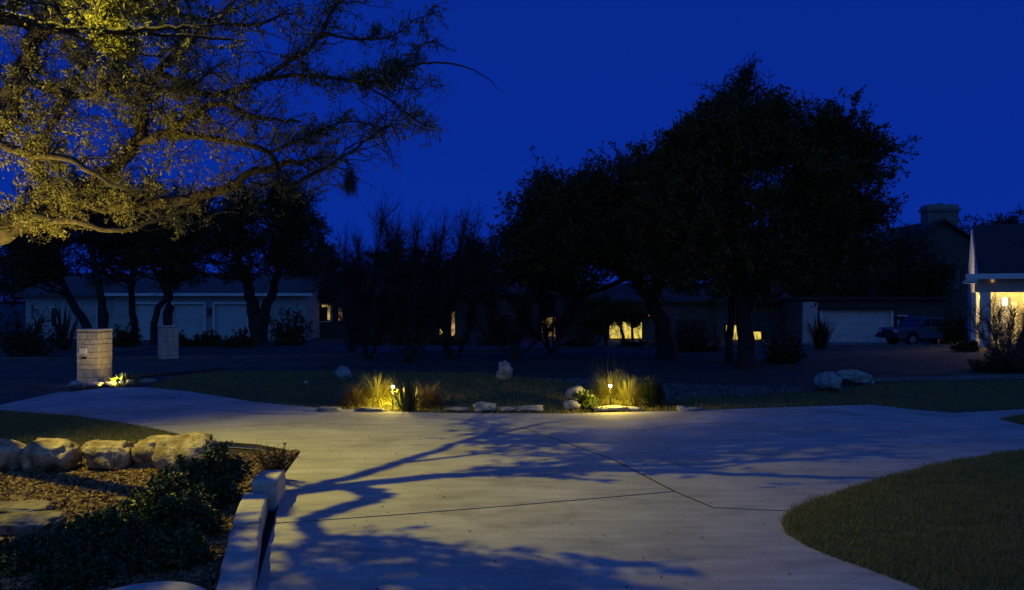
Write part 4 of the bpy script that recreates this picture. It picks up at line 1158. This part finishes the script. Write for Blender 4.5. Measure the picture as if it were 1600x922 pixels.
# garage building at right
Y = 54; z0 = zg(Y)
r = empty('garage', (0, Y, z0)); tag(r, 'low garage with one wide pale door behind the parked pickup', 'garage')
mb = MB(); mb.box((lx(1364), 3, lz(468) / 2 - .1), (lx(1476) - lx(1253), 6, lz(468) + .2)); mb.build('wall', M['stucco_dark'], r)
MB().box((lx(1264), -.15, lz(472) / 2), (lx(1275) - lx(1253), .3, lz(472))).build('pilaster', M['stucco'], r)
garage_door(r, lx(1282), lx(1390), 0, lz(486), 0, rows=5)
MB().box((lx(1336), -.2, lz(482)), (lx(1395) - lx(1277), .4, .22)).build('lintel', M['dark_trim'], r)
MB().box((lx(1364), 3, lz(466)), (lx(1482) - lx(1247), 6.8, .16)).build('roof', M['roof_dark'], r)
window(r, lx(1404), lx(1415), lz(509), lz(494), 0, 'glass_dark', 1, 1)
MB().box((lx(1434), -.06, lz(497)), (lx(1470) - lx(1398), .12, .18)).build('lintel', M['dark_trim'], r)
window(r, lx(1430), lx(1462), lz(528), lz(502), 0, 'glass_dark', 2, 2)

# two-storey chimney house behind it
Y = 64; z0 = zg(Y)
r = empty('house', (0, Y, z0)); tag(r, 'dark two-storey house with a wide chimney at right', 'house')
x0, x1 = lx(1402), lx(1545); xm = lx(1472)
ze, zr = lz(392), lz(346)
v = [[x0, 0, -.2], [x1, 0, -.2], [x1, 0, ze], [xm, 0, zr], [x0, 0, ze], [x0, 9, -.2], [x1, 9, -.2], [x1, 9, ze], [xm, 9, zr], [x0, 9, ze]]
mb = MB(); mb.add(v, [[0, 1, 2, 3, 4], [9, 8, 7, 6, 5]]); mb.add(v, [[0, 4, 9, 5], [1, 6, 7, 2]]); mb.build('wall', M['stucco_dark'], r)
s = (zr - ze) / (xm - x0)
mb = MB()
for sg, xa in ((-1, x0), (1, x1)):
    xe = xa + sg * .5; zz = ze - .5 * (zr - ze) / abs(xm - xa)
    a = [[xm, -.4, zr + .02], [xe, -.4, zz + .02], [xe, 9.4, zz + .02], [xm, 9.4, zr + .02]]
    b = [[p[0], p[1], p[2] + .18] for p in a]
    f = [[0, 1, 2, 3], [7, 6, 5, 4], [0, 4, 5, 1], [1, 5, 6, 2], [2, 6, 7, 3]]
    mb.add(a + b, f)
mb.build('roof', M['roof_dark'], r)
Y = 65.5
ch = MB().box((lx(1468), 1.5, (lz(330) + ze) / 2), (2.5, 1.2, lz(330) - ze)).build('chimney', M['chimney'], r)
MB().box((lx(1468), 1.5, lz(329)), (2.75, 1.45, .22)).build('chimney_band', M['chimney'], ch)
MB().box((lx(1468), 1.5, lz(324)), (2.6, 1.3, .34), taper=.06).build('chimney_cap', M['copper'], ch)
MB().box((lx(1469), 1.5, lz(318) - .1), (.35, .35, .25)).build('flue', M['copper'], ch)
Y = 64
window(r, lx(1412), lx(1440), lz(452), lz(420), 0, 'glass_dark', 2, 2, frame='stucco')
window(r, lx(1480), lx(1500), lz(452), lz(420), 0, 'glass_dark', 2, 2, frame='stucco_dark')

# lit porch house at the right edge, turned towards the drive
cx, cy = PX(1526, 36), 36.0
r = empty('house', (cx, cy, -.1), math.radians(-27.3))
tag(r, 'white house with a glowing porch and lit gable at the right edge', 'house')
E_ = 3.25; RZ = 5.75; D = 8.5
# outer shell: wall left end, porch recess, wall beyond
gable_walls(r, .02, 12, 1.8, D, -.2, E_, RZ * .995, 'stucco')
# tall left gable triangle sits on the front eave line
v = [[0, .2, E_], [0, D, E_], [0, D / 2, RZ]]
MB().add(v + [[.12, p[1], p[2]] for p in v], [[0, 2, 1], [3, 4, 5], [0, 3, 5, 2], [2, 5, 4, 1], [1, 4, 3, 0]]).build('gable', M['white_paint'], r)
ymid = D / 2
sl = (RZ - E_) / ymid
rf = MB()
a = [[.05, -.45, E_ - .45 * sl * .3 + .02], [12.5, -.45, E_ - .45 * sl * .3 + .02], [12.5, ymid, RZ], [.05, ymid, RZ], [.05, D + .4, E_], [12.5, D + .4, E_]]
b = [[p[0], p[1], p[2] + .16] for p in a]
rf.add(a + b, [[0, 3, 2, 1], [3, 4, 5, 2], [6, 7, 8, 9], [9, 8, 11, 10], [0, 1, 7, 6], [0, 6, 9, 3], [3, 9, 10, 4]])
rf.build('roof', M['roof_dark'], r)
MB().box((6, -.48, E_ - .02), (12.9, .05, .24)).build('fascia', M['white_paint'], r)
MB().box((-.28, -.2, E_ - .28), (.52, .6, .1)).build('eave_return', M['white_paint'], r)
MB().add([[-.55, -.5, E_ - .22], [0, -.5, E_ + .02], [0, .3, E_ + .02], [-.55, .3, E_ - .22], [-.55, -.5, E_ - .3], [0, -.5, E_ - .3], [0, .3, E_ - .3], [-.55, .3, E_ - .3]], [[0, 1, 2, 3], [4, 5, 1, 0], [7, 6, 5, 4], [0, 3, 7, 4], [3, 2, 6, 7]]).build('eave_corner', M['white_paint'], r)
MB().box((6, .1, (E_ + 2.52) / 2), (12, .2, E_ - 2.52)).build('frieze', M['stucco'], r)
MB().box((6, .95, 2.56), (12, 1.5, .06)).build('porch_ceiling', M['white_paint'], r)
for a_, b_, t in ((-.2, -.02, .25), (.12, .55, .3)): MB().box(((a_ + b_) / 2, .12, 1.16), (b_ - a_, t, 2.72)).build('post', M['white_paint'], r)
MB().box((7.0, .12, 1.16), (10.4, .28, 2.72)).build('wall', M['stucco'], r)
MB().box((6, .9, -.02), (12.2, 2.0, .12)).build('porch_floor', M['kerb'], r)
dd = MB().box((1.25, 1.77, 1.05), (.95, .06, 2.1)).build('door', M['white_paint'], r)
MB().box((.86, 1.71, 1.0), (.05, .06, .12)).build('handle', M['bronze'], dd)
# porch lantern
ln = empty('lantern', (1.15, .85, 2.1), 0, r)
MB().tubes([[0, 0, .42], [0, 0, .16]], [.01, .01], 6).build('chain', M['bronze'], ln)
MB().tubes([[0, 0, -.16], [0, 0, .16]], [.085, .10], 6).build('glass', M['glow_lamp'], ln)
MB().tubes([[0, 0, .16], [0, 0, .24]], [.13, .03], 6).build('cap', M['bronze'], ln)
lamp('bulb_light', 'POINT', (1.15, .62, 2.32), 230, r, color=(1, .62, .11), size=.06)
lamp('bulb_light', 'POINT', (.05, .9, 2.3), 30, r, color=(1, .72, .2), size=.06)
MB().tubes([[.62, -.06, 2.98], [.62, -.06, 3.1]], [.06, .06], 10).build('eave_downlight', M['glow_orange'], r)
gw = r.matrix_basis
src = gw @ Vector((-1.5, 1.6, .1)); dst = gw @ Vector((0, 4.2, 4.6))
well_light(tuple(src), tuple(dst), 1000, 'ground spotlight at the left corner of the porch house', 60, color=(1, .72, .3))

# ------------------------------------------------------------------ parked pickup before the garage
Y = 50.0
root = empty('pickup_truck', (PX(1387, Y), Y, zg(Y)), math.radians(14))
tag(root, 'dark blue pickup parked nose left in front of the garage', 'truck')
W_ = 1.9
prof = [(0, .55), (.02, .95), (.12, 1.08), (1.35, 1.16), (1.5, 1.18), (3.55, 1.16), (5.4, 1.16), (5.45, .6), (5.2, .5)]
def arch(cx, rad=.46): return [(cx + rad * math.cos(t), .42 + rad * math.sin(t)) for t in np.linspace(0, math.pi, 9)]
low = [(5.2, .48)] + arch(4.35) + arch(1.05) + [(.1, .45)]
pts = prof[:-1] + low
def extr(name, pts, w, m, par, bevel=.04):
    bm = bmesh.new()
    vs = [bm.verts.new((x, -w / 2, z)) for x, z in pts]
    f = bm.faces.new(vs)
    e = bmesh.ops.extrude_face_region(bm, geom=[f])
    bmesh.ops.translate(bm, vec=(0, w, 0), verts=[g for g in e['geom'] if isinstance(g, bmesh.types.BMVert)])
    bmesh.ops.recalc_face_normals(bm, faces=bm.faces[:])
    me = bpy.data.meshes.new(name); bm.to_mesh(me); bm.free(); me.materials.append(M[m])
    me.polygons.foreach_set('use_smooth', np.zeros(len(me.polygons), bool))
    o = link_mesh(name, me, par)
    if bevel: b_ = o.modifiers.new('bevel', 'BEVEL'); b_.width = bevel; b_.segments = 2; b_.limit_method = 'ANGLE'
    return o
body = extr('body', pts, W_, 'car_paint', root)
extr('cab', [(1.42, 1.15), (2.05, 1.72), (2.3, 1.78), (3.35, 1.76), (3.55, 1.68), (3.68, 1.15)], W_ - .22, 'car_paint', root)
for pp in ([(1.62, 1.2), (2.08, 1.64), (2.42, 1.68), (2.42, 1.2)], [(2.52, 1.2), (2.52, 1.68), (3.32, 1.66), (3.46, 1.2)]): extr('side_window', pp, W_ - .19, 'glass_dark', root, 0)
v = [[1.43, -.72, 1.18], [1.43, .72, 1.18], [2.02, .66, 1.70], [2.02, -.66, 1.70]]
MB().add([[p[0] - .02, p[1], p[2] + .02] for p in v], [[0, 1, 2, 3]]).build('windscreen', M['glass_dark'], root)
for cx_ in (1.05, 4.35):
    for sy in (-1, 1):
        wh = empty('wheel', (cx_, sy * (W_ / 2 - .12), .4), 0, root)
        MB().tubes([[0, -.12, 0], [0, -.1, 0], [0, .1, 0], [0, .12, 0]], [.33, .4, .4, .33], 24).build('tyre', M['rubber'], wh, smooth=False)
        MB().tubes([[0, sy * .10, 0], [0, sy * .13, 0]], [.24, .22], 12).build('rim', M['rim'], wh)
for sy in (-.7, .7): MB().box((-.0, sy, .92), (.1, .34, .16)).build('headlight', M['headlight'], root, bevel=.02)
MB().box((-.01, 0, .86), (.06, .95, .24)).build('grille', M['dark_trim'], root)
MB().box((-.06, 0, .58), (.2, W_, .2)).build('bumper', M['dark_trim'], root, bevel=.03)
for sy in (-1, 1): MB().box((1.75, sy * (W_ / 2 + .06), 1.25), (.1, .2, .18)).build('mirror', M['car_paint'], root, bevel=.02)
for x in (2.3, 3.2): MB().box((x, -W_ / 2 - .01, 1.02), (.16, .03, .035)).build('door_handle', M['dark_trim'], root)

# driveways across the street
def far_drive(x0, x1, Ya, Yb, m):
    mb = MB(); Yv = np.linspace(Ya, Yb, 20)
    v = [[PX(xx, 50), y, zg(y) + .012] for y in Yv for xx in (x0, x1)]
    mb.add(v, [[2 * i, 2 * i + 1, 2 * i + 3, 2 * i + 2] for i in range(19)])
    return struct(mb.build('far_driveway', M[m]))
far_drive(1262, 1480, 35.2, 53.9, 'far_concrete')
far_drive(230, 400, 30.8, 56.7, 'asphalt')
